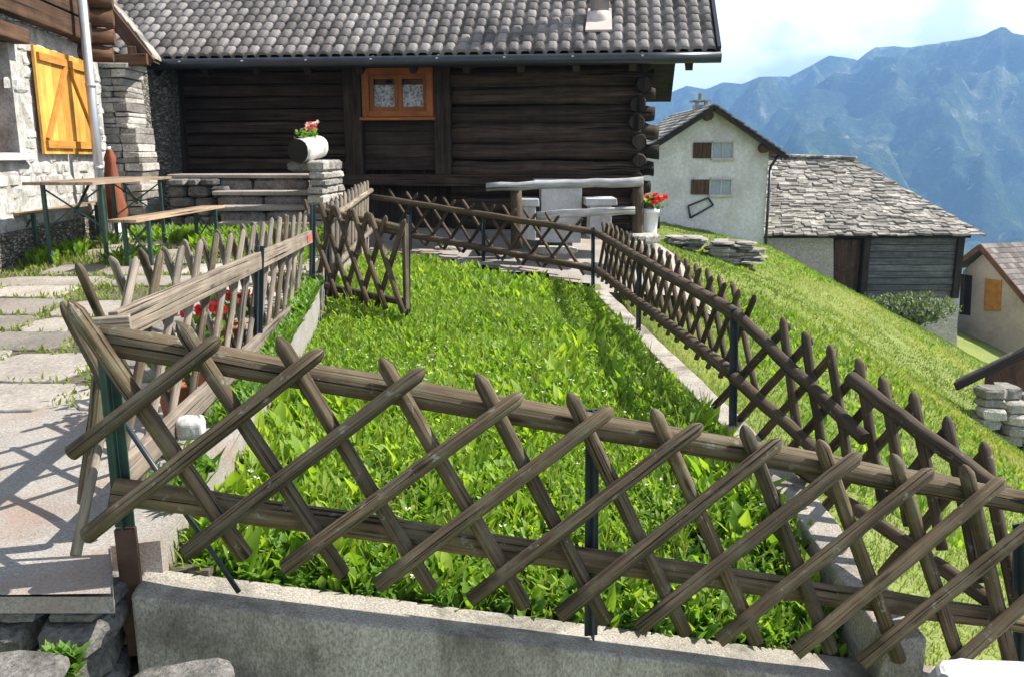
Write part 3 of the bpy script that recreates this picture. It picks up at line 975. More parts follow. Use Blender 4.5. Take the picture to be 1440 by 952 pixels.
wdir = (wf1 - wf0)
wall_run('garden_wall', [wf0 + Vector((0.01, 0, 0)), wf1, wf1 + wdir * 0.35 + Vector((0, 0, 0.03))], 0.21, 0.9, 'concrete', 'long grey concrete wall with dark stains under the nearest lattice fence', 0.004)
cpts = [Vector((float(curb_x(y)) + 0.10, y, CAM.z + z)) for y, z in ((2.95, -1.80), (4.0, -1.68), (5.1, -1.64), (8.0, -1.635), (10.15, -1.55))]
wall_run('garden_kerb', cpts, 0.17, 0.6, 'concrete', 'straight narrow concrete kerb along the right edge of the green garden', 0.006)
bpts = [Vector((0.95, 10.15, CAM.z - 1.56)), Vector((-0.4, 10.95, CAM.z - 1.50)), Vector((-2.1, 11.85, CAM.z - 1.42))]
wall_run('garden_kerb', bpts, 0.2, 0.6, 'concrete', 'short concrete kerb at the back of the garden under the far lattice fence', 0.01)
# dry stone wall at bottom left under the path slab
root = thing('dry_stone_wall', 'dark dry stone wall at bottom left under the edge of the path', 'wall', (-2, 2.4, 0))
mb = MB()
z = CAM.z - 1.357
row = 0
while z > CAM.z - 2.0:
    hgt = random.uniform(0.05, 0.12)
    x = -1.27 + random.uniform(-.03, .03)
    while x > -4.2:
        w = random.uniform(0.12, 0.34)
        mb.stone((x - w / 2, 2.535 + random.uniform(-.05, .03), z - hgt / 2), (w * 0.97, 0.34, hgt * 0.98), 0, None, 10, 0.09, random.uniform(-.06, .06))
        x -= w
    z -= hgt
    row += 1
mb.build('wall_stones', 'rock', root, bevel=0.008)
mb = MB()
mb.box((-9, 2.72, CAM.z - 2.3), (-1.05, 2.8, CAM.z - 1.40))
mb.build('wall_core', 'dirt', root)

# loose stones and foot slab in the bottom left corner
for (px, py, Y, sz, lab) in ((18, 950, 2.12, (0.26, 0.2, 0.06), 'flat grey stone lying at the foot of the dry stone wall'),
                            (255, 960, 2.3, (0.3, 0.14, 0.08), 'brown stone half buried at the foot of the concrete garden wall')):
    mb = MB()
    c = P(px, py, Y)
    mb.stone(c, sz, 0, 0.45, 12, 0.1)
    tag(mb.build('stone', 'rock', bevel=0.01), lab, 'stone')

# ================================================================== FENCES
def nav(v):
    d = Vector((v.x, v.y, 0)).normalized()
    return d
# ---- front fence
root = thing('lattice_fence', 'nearest lattice fence of round weathered poles standing on the long concrete wall', 'fence', (FP0.x, FP0.y, CAM.z - 1.3), 'lattice fences round the garden')
def fp(px, py, off):
    return PP(px, py, FP0 + fn * off, fn)
a_, b_ = fp(140, 476, 0), fp(1520, 718, 0)
mb = MB(); mb.tube(a_, b_, 0.046, 0.044, 14, 16, 0.004, lump=0.05); mb.build('rail', 'rail', root)
a_, b_ = fp(160, 690, 0), fp(1520, 886, 0)
mb = MB(); mb.tube(a_, b_, 0.044, 0.042, 14, 16, 0.004, lump=0.05); mb.build('rail', 'rail', root)
NW = [((97, 425), (345, 782)), ((250, 453), (482, 806)), ((390, 475), (606, 827)), ((535, 503), (737, 850)), ((671, 526), (851, 872)), ((800, 552), (963, 888)), ((918, 574), (1063, 900)),
      ((1045, 598), (1167, 912)), ((1152, 618), (1263, 925)), ((1256, 638), (1346, 920)), ((1356, 653), (1421, 930)), ((1450, 670), (1505, 945))]
NE = [((310, 476), (100, 637)), ((455, 492), (122, 753)), ((597, 519), (262, 777)), ((736, 553), (400, 798)), ((862, 574), (531, 823)), ((988, 596), (661, 843)), ((1100, 618), (786, 865)),
      ((1211, 637), (897, 884)), ((1313, 659), (1010, 901)), ((1413, 672), (1118, 918)), ((1510, 690), (1210, 932)), ((1600, 708), (1318, 955))]
for (t, bt) in NW:
    mb = MB(); mb.tube(fp(*bt, 0.068), fp(*t, 0.068), 0.031 * random.uniform(.95, 1.08), 0.030, 12, 7, 0.0012, tip=0.035, lump=0.02, flat=0.15); mb.build('slat', 'fence', root)
for (t, bt) in NE:
    mb = MB(); mb.tube(fp(*bt, 0.118), fp(*t, 0.118), 0.030 * random.uniform(.95, 1.08), 0.029, 12, 7, 0.0012, tip=0.03, lump=0.02, flat=0.15); mb.build('slat', 'fence', root)
def fpost(mat, a, b, w=0.045, parent=root, name='post', side=None):
    mb = MB()
    side = fdir if side is None else side
    fr = side.cross(UP)
    mb.beam(a, b, w, 0.007, side)
    mb.beam(a + fr * 0.021, b + fr * 0.021, 0.007, 0.038, side)
    return mb.build(name, mat, parent, bevel=0.002)
fpost('green_metal', fp(176, 740, -0.05), fp(149, 478, -0.05), 0.062)
pb = MB()
pb.beam(fp(196, 918, -0.05), fp(176, 742, -0.05), 0.064, 0.03, fdir)
pb.build('post_foot', 'brown_metal', root, bevel=0.003)
fpost('navy_metal', fp(831, 893, -0.055), fp(833, 575, -0.055), 0.05)
fpost('navy_metal', fp(1432, 952, -0.055), fp(1432, 735, -0.055), 0.05)
mb = MB(); mb.tube(fp(336, 832, -0.02), fp(152, 560, -0.1), 0.009, n=8); mb.build('strut', 'navy_metal', root)

# ---- left fence with flat boards
root = thing('lattice_fence', 'left lattice fence with two wide flat grey boards beside the path', 'fence', (-1.3, 2.7, CAM.z - 1.25), 'lattice fences round the garden')
LT0, LT1 = P(160, 460, 2.72), P(437, 333, 7.05)
LB0, LB1 = P(172, 668, 2.72), P(437, 413, 7.05)
ld_ = nav(LT1 - LT0)
ln_ = Vector((ld_.y, -ld_.x, 0))     # towards the garden (+x)
mid = 0.62
for (p, q) in ((LT0, LT1), (LB0, LB1)):
    mb = MB()
    mb.beam(p, q, 0.03, 0.105, ln_, jit=0.004)
    mb.build('board', 'board', root, bevel=0.004)
mb = MB()
mk = lerp(LT0, LT1, 0.955) + ln_ * 0.0175
mb.beam(mk - ld_ * 0.10, mk + ld_ * 0.10, 0.004, 0.06, ln_)
o = mb.build('trail_mark', 'red_paint', root); o['label'] = 'faded red paint mark'
npair = 15
for i in range(npair):
    s0 = (i + 0.15) / npair
    for k, sg in enumerate((1, -1)):
        run = 0.78 / 4.4 * 0.5
        sa, sb = s0 - sg * run * 0.9, s0 + sg * run * 0.9
        off = -ln_ * (0.045 + 0.045 * k)
        bt = lerp(LB0, LB1, sa) + off + UP * (-0.14 + random.uniform(-.02, .02))
        tp = lerp(LT0, LT1, sb) + off + UP * (0.205 + random.uniform(-.02, .02))
        dcam = tp - CAM
        if 720 + F * dcam.x / (dcam.y * cp - dcam.z * sp) < 104:     # keep the corner by the path clear
            continue
        mb = MB(); mb.tube(bt, tp, 0.0175 * random.uniform(.88, 1.1), 0.0165, 9, 6, 0.0025, tip=0.03, lump=0.03, flat=0.15)
        mb.build('slat', 'fence_pale' if random.random() < 0.7 else 'fence', root)
fpost('navy_metal', P(362, 512, 5.0), P(365, 346, 5.0), 0.055, root, side=ln_)
# corner slats left of the front post
for (t, bt, Y) in (((88, 424), (150, 545), 2.64), ((140, 520), (118, 705), 2.68)):
    mb = MB(); mb.tube(P(*bt, Y), P(*t, Y), 0.026, 0.025, 10, 6, 0.002, tip=0.03, lump=0.05, flat=0.2); mb.build('slat', 'fence', root)
mb = MB(); mb.beam(P(112, 470, 2.66), P(185, 462, 2.72), 0.03, 0.09, fn, jit=0.004); mb.build('board', 'board', root, bevel=0.004)

# ---- the gate, swung open into the garden
gh_t, gh_b = P(446, 296, 7.75), P(455, 402, 7.75)
ge_t, ge_b = P(566, 322, 6.9), P(568, 425, 6.9)
root = thing('garden_gate', 'small dark lattice gate swung open into the green garden', 'gate', (gh_b.x, gh_b.y, gh_b.z - .1))
gd = nav(ge_t - gh_t)
gn = Vector((gd.y, -gd.x, 0))
for (p, q) in ((gh_t, ge_t), (gh_b, ge_b)):
    mb = MB(); mb.tube(p, q, 0.032, 0.03, 10, 5, 0.004, lump=0.05); mb.build('rail', 'fence_dark' if p is gh_b else 'rail', root)
for i in range(5):
    for k, sg in enumerate((1, -1)):
        s0 = (i + 0.5) / 5
        sa, sb = s0 - sg * 0.17, s0 + sg * 0.17
        if not -0.08 < sa < 1.08 or not -0.08 < sb < 1.08:
            continue
        off = gn * (0.04 + 0.035 * k)
        mb = MB(); mb.tube(lerp(gh_b, ge_b, sa) + off - UP * 0.07, lerp(gh_t, ge_t, sb) + off + UP * 0.09, 0.024, 0.023, 8, 5, 0.003, tip=0.03, lump=0.05)
        mb.build('slat', 'fence_dark', root)
mb = MB(); mb.beam(ge_b + Vector((0.02, 0, -0.06)), ge_t + Vector((0.02, 0, 0.04)), 0.04, 0.04, gd); mb.build('end_post', 'rail', root, bevel=0.004)
for (t, bt, Y, lab, g) in (((440, 288), (437, 472), 7.15, 'tall dark metal gate post at the far end of the board railed fence', None),
                        ((459, 300), (460, 420), 7.8, 'dark metal post just right of the tall gate post, hinge side of the gate', None),
                        ((574, 303), (574, 436), 6.95, 'thin grey metal post standing in the greens at the free end of the gate', None)):
    o = fpost('navy_metal', P(*bt, Y) - UP * 0.1, P(*t, Y), 0.05 if t[0] != 574 else 0.035, None, 'gate_post', Vector((1, 0, 0)))
    tag(o, lab, 'post')

# ---- generic lattice run
def lattice(root, t0, t1, b0, b1, n, run, over, under, off, r, mat, sides=8, skip=(), j=0.012):
    for i in range(n):
        s0 = (i + 0.5) / n
        for k, sg in enumerate((1, -1)):
            sa, sb = s0 - sg * run / 2, s0 + sg * run / 2
            if sa < -0.03 or sb < -0.03 or sa > 1.03 or sb > 1.03:
                continue
            o_ = off * (1 + 0.9 * k)
            mb = MB()
            mb.tube(lerp(b0, b1, sa) + o_ - UP * (under + random.uniform(-j, j)), lerp(t0, t1, sb) + o_ + UP * (over + random.uniform(-j, j)), r * random.uniform(.92, 1.08), r * .95, sides, 4, 0.0025, tip=0.04, lump=0.03, flat=0.15)
            mb.build('slat', mat, root)
# ---- pale stretch beyond the gate
t0, t1 = P(468, 306, 8.4), P(522, 268, 11.6)
b0, b1 = P(474, 372, 8.4), P(524, 322, 11.6)
root = thing('lattice_fence', 'short pale lattice fence running back beside the stone steps', 'fence', (t0.x, t0.y, CAM.z - 1.4), 'lattice fences round the garden')
for p, q in ((t0, t1), (b0, b1)):
    mb = MB(); mb.tube(p, q, 0.035, 0.033, 9, 6, 0.004); mb.build('rail', 'fence_pale', root)
lattice(root, t0, t1, b0, b1, 11, 0.1, 0.13, 0.1, Vector((-0.05, 0, 0)), 0.026, 'fence_pale')
fpost('navy_metal', P(506, 365, 11.0) - UP * 0.2, P(505, 280, 11.0), 0.045, root, side=Vector((1, 0, 0)))
# ---- back fence
t0, t1 = P(524, 277, 12.15), P(836, 327, 10.25)
b0, b1 = P(530, 322, 12.15), P(836, 378, 10.25)
root = thing('lattice_fence', 'far lattice fence across the back of the garden in front of the granite table', 'fence', (t0.x, t0.y, CAM.z - 1.5), 'lattice fences round the garden')
for p, q in ((t0, t1), (b0, b1)):
    mb = MB(); mb.tube(p, q, 0.042, 0.04, 10, 10, 0.005, lump=0.05); mb.build('rail', 'fence_dark', root)
bd = nav(t1 - t0); bn = Vector((bd.y, -bd.x, 0))
lattice(root, t0, t1, b0, b1, 11, 0.16, 0.13, 0.12, -bn * 0.06, 0.025, 'fence_dark')
for px, yt, yb in ((577, 286, 372), (680, 300, 385), (834, 320, 408)):
    s_ = (px - 524) / 312
    Y = 12.15 - 1.9 * s_ - 0.05
    fpost('navy_metal', P(px, yb, Y) - UP * 0.1, P(px, yt, Y), 0.05, root, side=bd)
# ---- right fence: far stretch to the post, then the sagging near stretch
t0, t1 = P(838, 328, 10.2), P(1036, 443, 5.12)
b0, b1 = P(838, 379, 10.2), P(1033, 528, 5.12)
root = thing('lattice_fence', 'right lattice fence of dark poles climbing away beside the narrow kerb and meadow', 'fence', (t1.x, t1.y, CAM.z - 1.7), 'lattice fences round the garden')
rd_ = nav(t1 - t0); rn = Vector((rd_.y, -rd_.x, 0))      # points to the garden side (-x)
if rn.x > 0: rn = -rn
for p, q in ((t0, t1), (b0, b1)):
    mb = MB(); mb.tube(p, q, 0.042, 0.042, 12, 12, 0.005, lump=0.05); mb.build('rail', 'fence_dark', root)
lattice(root, t0, t1, b0, b1, 18, 0.115, 0.14, 0.12, -rn * 0.055, 0.021, 'fence_dark')
for px, yt, yb, Y in ((900, 356, 466, 8.05), (1034, 434, 600, 5.1)):
    fpost('navy_metal', P(px, yb, Y) - UP * 0.05, P(px + 2, yt, Y), 0.055, root, side=rd_)
# near stretch
u0, u1 = P(1036, 443, 5.12), P(1420, 692, 3.2)
v0, v1 = P(1033, 530, 5.12), P(1420, 860, 3.2)
sd = nav(u1 - u0); sn = Vector((sd.y, -sd.x, 0))
if sn.x > 0: sn = -sn
q_ = lambda px, py, off=0.0: PP(px, py, u0 + sn * off, sn)
mb = MB(); mb.tube(q_(1036, 443, .02), q_(1216, 618, .02), 0.036, 0.034, 12, 8, 0.004, lump=0.05); mb.build('rail', 'fence_dark', root)
mb = MB(); mb.tube(q_(1196, 532, .04), q_(1418, 700, .04), 0.036, 0.034, 12, 8, 0.004, lump=0.05); mb.build('rail', 'fence_dark', root)
mb = MB(); mb.tube(q_(1033, 530, .02), q_(1165, 650, .02), 0.038, 0.034, 12, 8, 0.004, lump=0.05); mb.build('rail', 'fence_dark', root)
mb = MB(); mb.tube(q_(1095, 640, .06), q_(1400, 850, .06), 0.036, 0.034, 12, 8, 0.004, lump=0.05); mb.build('rail', 'fence_dark', root)
for i, (tx, ty) in enumerate(((1100, 446), (1132, 466), (1166, 484), (1206, 503), (1240, 528), (1283, 550), (1331, 584), (1382, 620))):
    k_ = 1 + i * 0.07
    mb = MB(); mb.tube(q_(tx + 22 + 4 * i, ty + 165 * k_, -.05), q_(tx, ty, -.05), 0.026, 0.025, 10, 6, 0.003, tip=0.035, lump=0.05); mb.build('slat', 'fence_dark', root)
    mb = MB(); mb.tube(q_(tx - 95 * k_, ty + 125 * k_, -.09), q_(tx + 10, ty + 10, -.09), 0.026, 0.025, 10, 6, 0.003, tip=0.03, lump=0.05); mb.build('slat', 'fence_dark', root)

# ================================================================== LOG HOUSE
EE, WW = P(1007, 82, 12.2), P(205, 92, 13.15)
EZ = (EE.z + WW.z) / 2
hu = nav(EE - WW)                       # to the right
hb = Vector((-hu.y, hu.x, 0))           # back, away from the camera
def H(s, d, z):                         # s metres left of the right end of the eave is negative
    q = Vector((EE.x, EE.y, 0)) + hu * s + hb * d
    return Vector((q.x, q.y, z))
root = thing('log_house', 'dark log house with a grey tiled roof and one wooden window', 'house', H(-4, 3, CAM.z - 1.2))
RP = math.tan(R(35))
HLEN, HD = 11.5, 4.7                    # roof length to the left, run to the ridge
# tiles: waved rows that overlap
tl = MB()
cw, rl = 0.182, 0.238
nrow = int(HD / (rl * math.cos(R(35)))) + 1
ncol = int(HLEN / cw)
prof = [(0.0, -0.012), (0.10, 0.026), (0.22, 0.034), (0.56, 0.036), (0.68, 0.026), (0.78, -0.010)]
cols = [(c + u, h) for c in range(ncol) for u, h in prof]
cs35, sn35 = math.cos(R(35)), math.sin(R(35))
nb = Vector((0, 0, 1)) * cs35 - hb * sn35
for r_ in range(nrow):
    base = len(tl.v)
    d0, d1 = r_ * rl * cs35, min((r_ + 1) * rl * cs35 + 0.06, HD)
    for d_, lift in ((d0, 0.0), (d0 + 0.002, 0.030), (d1, 0.010)):
        for (cc, h) in cols:
            q = H(-cc * cw, d_, EZ + 0.10 + d_ * RP) + nb * (lift + random.uniform(-.003, .003) + (h if lift else h - 0.012))
            tl.v.append(tuple(q))
    nc = len(cols)
    tints = [random.random() for _ in range(ncol + 1)]
    for j in range(2):
        for k in range(nc - 1):
            i = base + j * nc + k
            tl.face([i + 1, i, i + nc, i + nc + 1], None, 0, tints[k // len(prof)], j == 1)
roof = tl.build('roof', 'tile', root)
# deck, rear slope, gables
rk = MB()
zr = EZ + 0.06
rk.prism([H(0.0, -0.02, zr - 0.03), H(0.0, HD, zr + HD * RP - 0.03), H(0.0, HD, zr + HD * RP - 0.11), H(0.0, -0.02, zr - 0.09)], hu * -HLEN)
rk.prism([H(0.0, HD, zr + HD * RP + 0.02), H(0.0, 2 * HD, zr + 0.02), H(0.0, 2 * HD, zr - 0.08), H(0.0, HD, zr + HD * RP - 0.11)], hu * -HLEN)
rk.build('roof_deck', 'plank_dark', root)
vg = MB()
vg.beam(H(0.03, -0.03, zr - 0.0), H(0.03, HD, zr + HD * RP), 0.05, 0.2, hu)
vg.build('verge_board', 'gutter', root)
for i in range(15):                     # rafters under the eave
    mb = MB()
    s_ = -0.35 - i * 0.78
    mb.beam(H(s_, 0.06, zr - 0.16), H(s_, 1.0, zr - 0.16 + 0.94 * RP), 0.1, 0.13, hu)
    mb.build('rafter', 'plank_dark', root)
g = MB()
g.tube(H(0.06, -0.07, EZ), H(-HLEN, -0.07, EZ), 0.075, n=14, segs=10)
gt_ = g.build('gutter', 'gutter', root)
for i in range(9):
    g = MB()
    s_ = -1.0 - i * 0.95
    g.beam(H(s_, -0.16, EZ + 0.02), H(s_, -0.02, EZ + 0.085), 0.03, 0.012, hu)
    g.build('bracket', 'bracket', gt_)
# flue
fc = P(843, 24, 13.1)
fz = EZ + 0.1 + ((Vector((fc.x, fc.y, 0)) - H(0, 0, 0)).dot(hb)) * RP
g = MB()
g.lathe((fc.x, fc.y, fz - 0.15), [(0.135, 0), (0.135, 1.75), (0.15, 1.75), (0.15, 1.8), (0.19, 1.84), (0.19, 1.9), (0.05, 2.0)], 20)
ch = g.build('chimney', 'pipe', roof)
g = MB()
q = [H(0, 0, 0)] * 0
fs = (Vector((fc.x, fc.y, 0)) - H(0, 0, 0)).dot(hu); fd = (Vector((fc.x, fc.y, 0)) - H(0, 0, 0)).dot(hb)
rp = lambda s_, d_, l: H(s_, d_, EZ + 0.1 + d_ * RP) + nb * l
g.prism([rp(fs - 0.19, fd - 0.33, .05), rp(fs + 0.19, fd - 0.33, .05), rp(fs + 0.17, fd + 0.2, .05), rp(fs - 0.17, fd + 0.2, .05)], nb * 0.03)
g.lathe((fc.x, fc.y, fz - 0.2), [(0.2, 0.0), (0.17, 0.25), (0.145, 0.33)], 20)
g.build('flashing', 'flashing', ch)
# walls of logs
WD = 0.86
ZB = CAM.z - 1.15
def hs(px):                             # photo column -> s along the wall
    d = ray(px, 200); n_w = hb
    p = CAM + d * ((H(0, WD, CAM.z) - CAM).dot(n_w) / d.dot(n_w))
    return (p - H(0, 0, p.z)).dot(hu)
def hz_(py, px=600):
    d = ray(px, py)
    return (CAM + d * ((H(0, WD, CAM.z) - CAM).dot(hb) / d.dot(hb))).z
sR = hs(903)
sL = hs(245)
lg = MB()
nlog = 11
top = zr + WD * RP - 0.13
lp = (top - ZB) / nlog
for i in range(nlog):
    zc_ = ZB + (i + 0.5) * lp
    lg.tube(H(hs(634), WD + 0.06, zc_ + random.uniform(-.012, .012)), H(sR - 0.02, WD + 0.06, zc_ + random.uniform(-.012, .012)), lp * random.uniform(.50, .58), lp * random.uniform(.50, .57), 10, 9, 0.011, tint=random.random(), lump=0.09)
lg.build('log_wall', 'log', root)
lg = MB()
for i in range(nlog + 5):               # left section: thinner squared logs
    lp2 = (top - ZB) / (nlog + 5)
    zc_ = ZB + (i + 0.5) * lp2
    lg.beam(H(sL - 0.3, WD + 0.09 + random.uniform(-.015, .015), zc_), H(hs(492), WD + 0.09 + random.uniform(-.015, .015), zc_), 0.14, lp2 * 0.93, hb, tint=random.random(), jit=0.006)
lg.build('log_wall', 'log', root, bevel=0.012)
# crossing log ends at the right corner
for i in range(nlog):
    zc_ = ZB + (i + 0.5) * lp
    e = random.uniform(0.14, 0.34) + (0.22 if i >= nlog - 2 else 0)
    mb = MB(); mb.tube(H(sR - 0.15, WD + 0.06, zc_ + random.uniform(-.02, .02)), H(sR + e, WD + 0.06 + random.uniform(-.03, .03), zc_ + random.uniform(-.02, .02)), lp * 0.5 * random.uniform(.8, 1.05), lp * random.uniform(.3, .48), 9, 5, 0.012, lump=0.12, tint=random.random())
    mb.build('log_end', 'logend', root)
    mb = MB(); mb.tube(H(sR - 0.06, WD + 0.3, zc_ + lp / 2), H(sR - 0.05 + random.uniform(-.04, .04), WD - random.uniform(0.16, 0.34), zc_ + lp / 2), lp * 0.44, lp * random.uniform(.34, .44), 9, 4, 0.01, lump=0.12, tint=random.random())
    mb.build('log_end', 'logend', root)
# right and rear walls (out of sight)
g = MB()
g.box((0, 0, 0), (0.001, 0.001, 0.001)) if False else None
g.prism([H(sR - 0.12, WD + 0.1, ZB), H(sR - 0.12, 2 * HD - 0.86, ZB), H(sR - 0.12, 2 * HD - 0.86, top), H(sR - 0.12, HD, zr + HD * RP - 0.12), H(sR - 0.12, WD + 0.1, top)], hu * 0.15)
g.prism([H(sR - 0.12, 2 * HD - 0.9, ZB), H(-HLEN + .5, 2 * HD - 0.9, ZB), H(-HLEN + .5, 2 * HD - 0.9, top), H(sR - 0.12, 2 * HD - 0.9, top)], hb * -0.15)
g.build('back_wall', 'plank_dark', root)
g = MB()
g.prism([H(sL - 1.5, WD + 0.16, ZB), H(sR - 0.2, WD + 0.16, ZB), H(sR - 0.2, WD + 0.16, top + .1), H(sL - 1.5, WD + 0.16, top + .1)], hb * 0.05)
g.build('inner_wall', 'plank_dark', root)
# posts, panel, beam, stone base
for p0, p1 in ((245, 263), (488, 512), (613, 636)):
    mb = MB()
    s0, s1 = hs(p0), hs(p1)
    mb.beam(H((s0 + s1) / 2, WD - 0.02, hz_(246)), H((s0 + s1) / 2, WD - 0.02, top), s1 - s0, 0.2, hu)
    mb.build('wall_post', 'plank_dark', root, bevel=0.01)
mb = MB()
zp0, zp1 = hz_(240), hz_(167)
for i in range(4):
    a = zp0 + (zp1 - zp0) * i / 4
    mb.beam(H(hs(513), WD + 0.05, a + (zp1 - zp0) / 8), H(hs(612), WD + 0.05, a + (zp1 - zp0) / 8), 0.1, (zp1 - zp0) / 4 * .97, hb, tint=random.random())
mb.build('plank_panel', 'plank_dark', root, bevel=0.006)
mb = MB()
mb.beam(H(hs(250), WD - 0.05, hz_(253)), H(sR - 0.1, WD - 0.05, hz_(255)), 0.22, 0.17, hb, jit=0.008)
mb.build('sill_beam', 'log', root, bevel=0.02)
mb = MB()
mb.prism([H(-HLEN, WD - 0.05, ZB - 0.35), H(sR, WD - 0.05, ZB - 0.5), H(sR, WD - 0.05, ZB + 0.02), H(-HLEN, WD - 0.05, ZB + 0.02)], hb * 0.4)
mb.build('stone_base', 'masonry', root)
# window
s0, s1, z0, z1 = hs(513), hs(612), hz_(165), hz_(96)
cxs = (s0 + s1) / 2
mb = MB()
for s_ in (s0 + .055, s1 - .055):
    mb.beam(H(s_, WD - .03, z0), H(s_, WD - .03, z1), 0.11, 0.12, hu)
mb.beam(H(s0 + .11, WD - .03, z1 - .05), H(s1 - .11, WD - .03, z1 - .05), 0.12, 0.1, hb)
mb.beam(H(s0 + .11, WD - .03, z0 + .045), H(s1 - .11, WD - .03, z0 + .045), 0.12, 0.09, hb)
win = mb.build('window', 'window_wood', root, bevel=0.006)
mb = MB(); mb.beam(H(s0 - .03, WD - .07, z0 - .03), H(s1 + .03, WD - .07, z0 - .03), 0.14, 0.045, hb); mb.build('sill', 'window_wood', win, bevel=0.006)
for sg in (-1, 1):
    c = cxs + sg * (s1 - s0 - .22) / 4
    hw = (s1 - s0 - .22) / 4
    mb = MB()
    for q in (-1, 1):
        mb.beam(H(c + q * (hw - .03), WD - .0, z0 + .09), H(c + q * (hw - .03), WD - .0, z1 - .1), 0.058, 0.05, hu)
    mb.beam(H(c - hw + .06, WD, z0 + .12), H(c + hw - .06, WD, z0 + .12), 0.05, 0.06, hb)
    mb.beam(H(c - hw + .06, WD, z1 - .13), H(c + hw - .06, WD, z1 - .13), 0.05, 0.06, hb)
    mb.build('sash', 'window_wood', win, bevel=0.004)
    mb = MB(); mb.quad([H(c - hw + .05, WD + .045, z0 + .12), H(c + hw - .05, WD + .045, z0 + .12), H(c + hw - .05, WD + .045, z1 - .24), H(c - hw + .05, WD + .045, z1 - .24)]); mb.build('curtain', 'curtain', win)
mb = MB(); mb.quad([H(s0 + .05, WD + .06, z0 + .05), H(s1 - .05, WD + .06, z0 + .05), H(s1 - .05, WD + .06, z1 - .05), H(s0 + .05, WD + .06, z1 - .05)]); mb.build('pane', 'glass', win)
# rubble stone end at the left of the log house
mb = MB()
mb.prism([P(190, 250, 12.9) - UP * 0.9, P(238, 250, 13.4) - UP * 0.9, P(232, 96, 13.4), P(196, 96, 12.9)], Vector((0, 0.5, 0)))
tag(mb.build('stone_wall', 'masonry'), 'dark mossy rubble wall between the stone pillar and the log house', 'wall')

# ================================================================== LEFT HOUSE
root = thing('stone_house', 'whitewashed stone house at the left edge with orange shutters', 'house', (-6, 9.5, CAM.z - 1))
LA, LBp = P(-60, 215, 7.3), P(146, 217, 11.0)
lu = nav(LBp - LA)                      # along the wall, away
lo = Vector((lu.y, -lu.x, 0))           # outwards (+x)
def G(px, py, off=0.0):
    return PP(px, py, LA + lo * off, lo)
def Gs(s, z, off=0.0):
    q = LA + lu * s + lo * off
    return Vector((q.x, q.y, z))
slen = (LBp - LA).length + 0.1
zs0 = CAM.z - 1.15
zw = CAM.z + 1.28
w0 = (G(-40, 210) - LA).dot(lu)         # window opening
w1 = (G(28, 210) - LA).dot(lu)
wz0, wz1 = CAM.z + 0.03, CAM.z + 1.06
mb = MB()
def gpan(s0, s1, z0, z1, th=0.45):
    mb.prism([Gs(s0, z0), Gs(s1, z0), Gs(s1, z1), Gs(s0, z1)], lo * -th)
gpan(-3, slen, zs0 + 0.45, wz0)
gpan(-3, w0, wz0, zw)
gpan(w1, slen, wz0, zw)
gpan(w0, w1, wz1, zw)
az_ = math.atan2(lu.y, lu.x)
zz = zs0 + .46
while zz < zw - .05:
    h_ = random.uniform(.09, .17)
    s_ = -0.6
    while s_ < slen - .1:
        w_ = random.uniform(.14, .42)
        if not (w0 - .16 < s_ + w_ / 2 < w1 + .14 and wz0 - .12 < zz + h_ / 2 < wz1 + .02) and zz + h_ < zw:
            q = Gs(s_ + w_ / 2, zz + h_ / 2, -.060 + random.uniform(-.016, .014))
            mb.stone(q, (w_ * 1.06, .14, h_ * 1.08), 0, None, 10, .17, az_ + random.uniform(-.05, .05))
        s_ += w_
    zz += h_ * .97
mb.build('wall', 'whitewash', root, bevel=.012)
mb = MB(); mb.prism([Gs(-3, zs0 - .3, .06), Gs(slen, zs0 - .3, .06), Gs(slen, zs0 + .45, .06), Gs(-3, zs0 + .45, .06)], lo * -.5); mb.build('plinth', 'masonry', root)
mb = MB(); mb.prism([Gs(w0 - .1, wz0 - .07, .1), Gs(w1 + .12, wz0 - .07, .1), Gs(w1 + .12, wz0 + .0, .1), Gs(w0 - .1, wz0 + .0, .1)], lo * -.4); mb.build('sill', 'granite', root, bevel=0.006)
mb = MB()
for s_ in (w0 + .05, w1 - .05):
    mb.beam(Gs(s_, wz0 + .004, -.3), Gs(s_, wz1, -.3), 0.1, 0.08, lu)
mb.beam(Gs(w0 + .1, wz1 - .05, -.3), Gs(w1 - .1, wz1 - .05, -.3), 0.08, 0.1, lo)
mb.beam(Gs(w0 + .1, wz0 + .05, -.3), Gs(w1 - .1, wz0 + .05, -.3), 0.08, 0.09, lo)
win = mb.build('window', 'shutter_edge', root, bevel=0.005)
mb = MB(); mb.quad([Gs(w0, wz0, -.33), Gs(w1, wz0, -.33), Gs(w1, wz1, -.33), Gs(w0, wz1, -.33)]); mb.build('pane', 'glass', win)
# wooden upper storey
mb = MB()
for i in range(7):
    a = zw + .004 + i * 0.24
    mb.beam(Gs(-3, a + .12, .1 + random.uniform(-.01, .01)), Gs(slen - 0.45, a + .12, .1), 0.14, 0.225, lo, tint=random.random(), jit=0.006)
mb.build('timber_wall', 'plank_brown', root, bevel=0.012)
mb = MB(); mb.beam(Gs(w0 - .2, wz1 + .07, .05), Gs(w1 + .15, wz1 + .07, .05), 0.2, 0.14, lo); mb.build('lintel', 'plank_brown', root, bevel=0.008)
for i in range(4):
    mb = MB(); mb.tube(Gs(slen - .62, zw - .1 + i * .2, -.1), Gs(slen - .55, zw - .1 + i * .2, .3 + random.uniform(0, .12)), .1, .09, 9, 3, .01, lump=.1); mb.build('log_end', 'plank_brown', root)
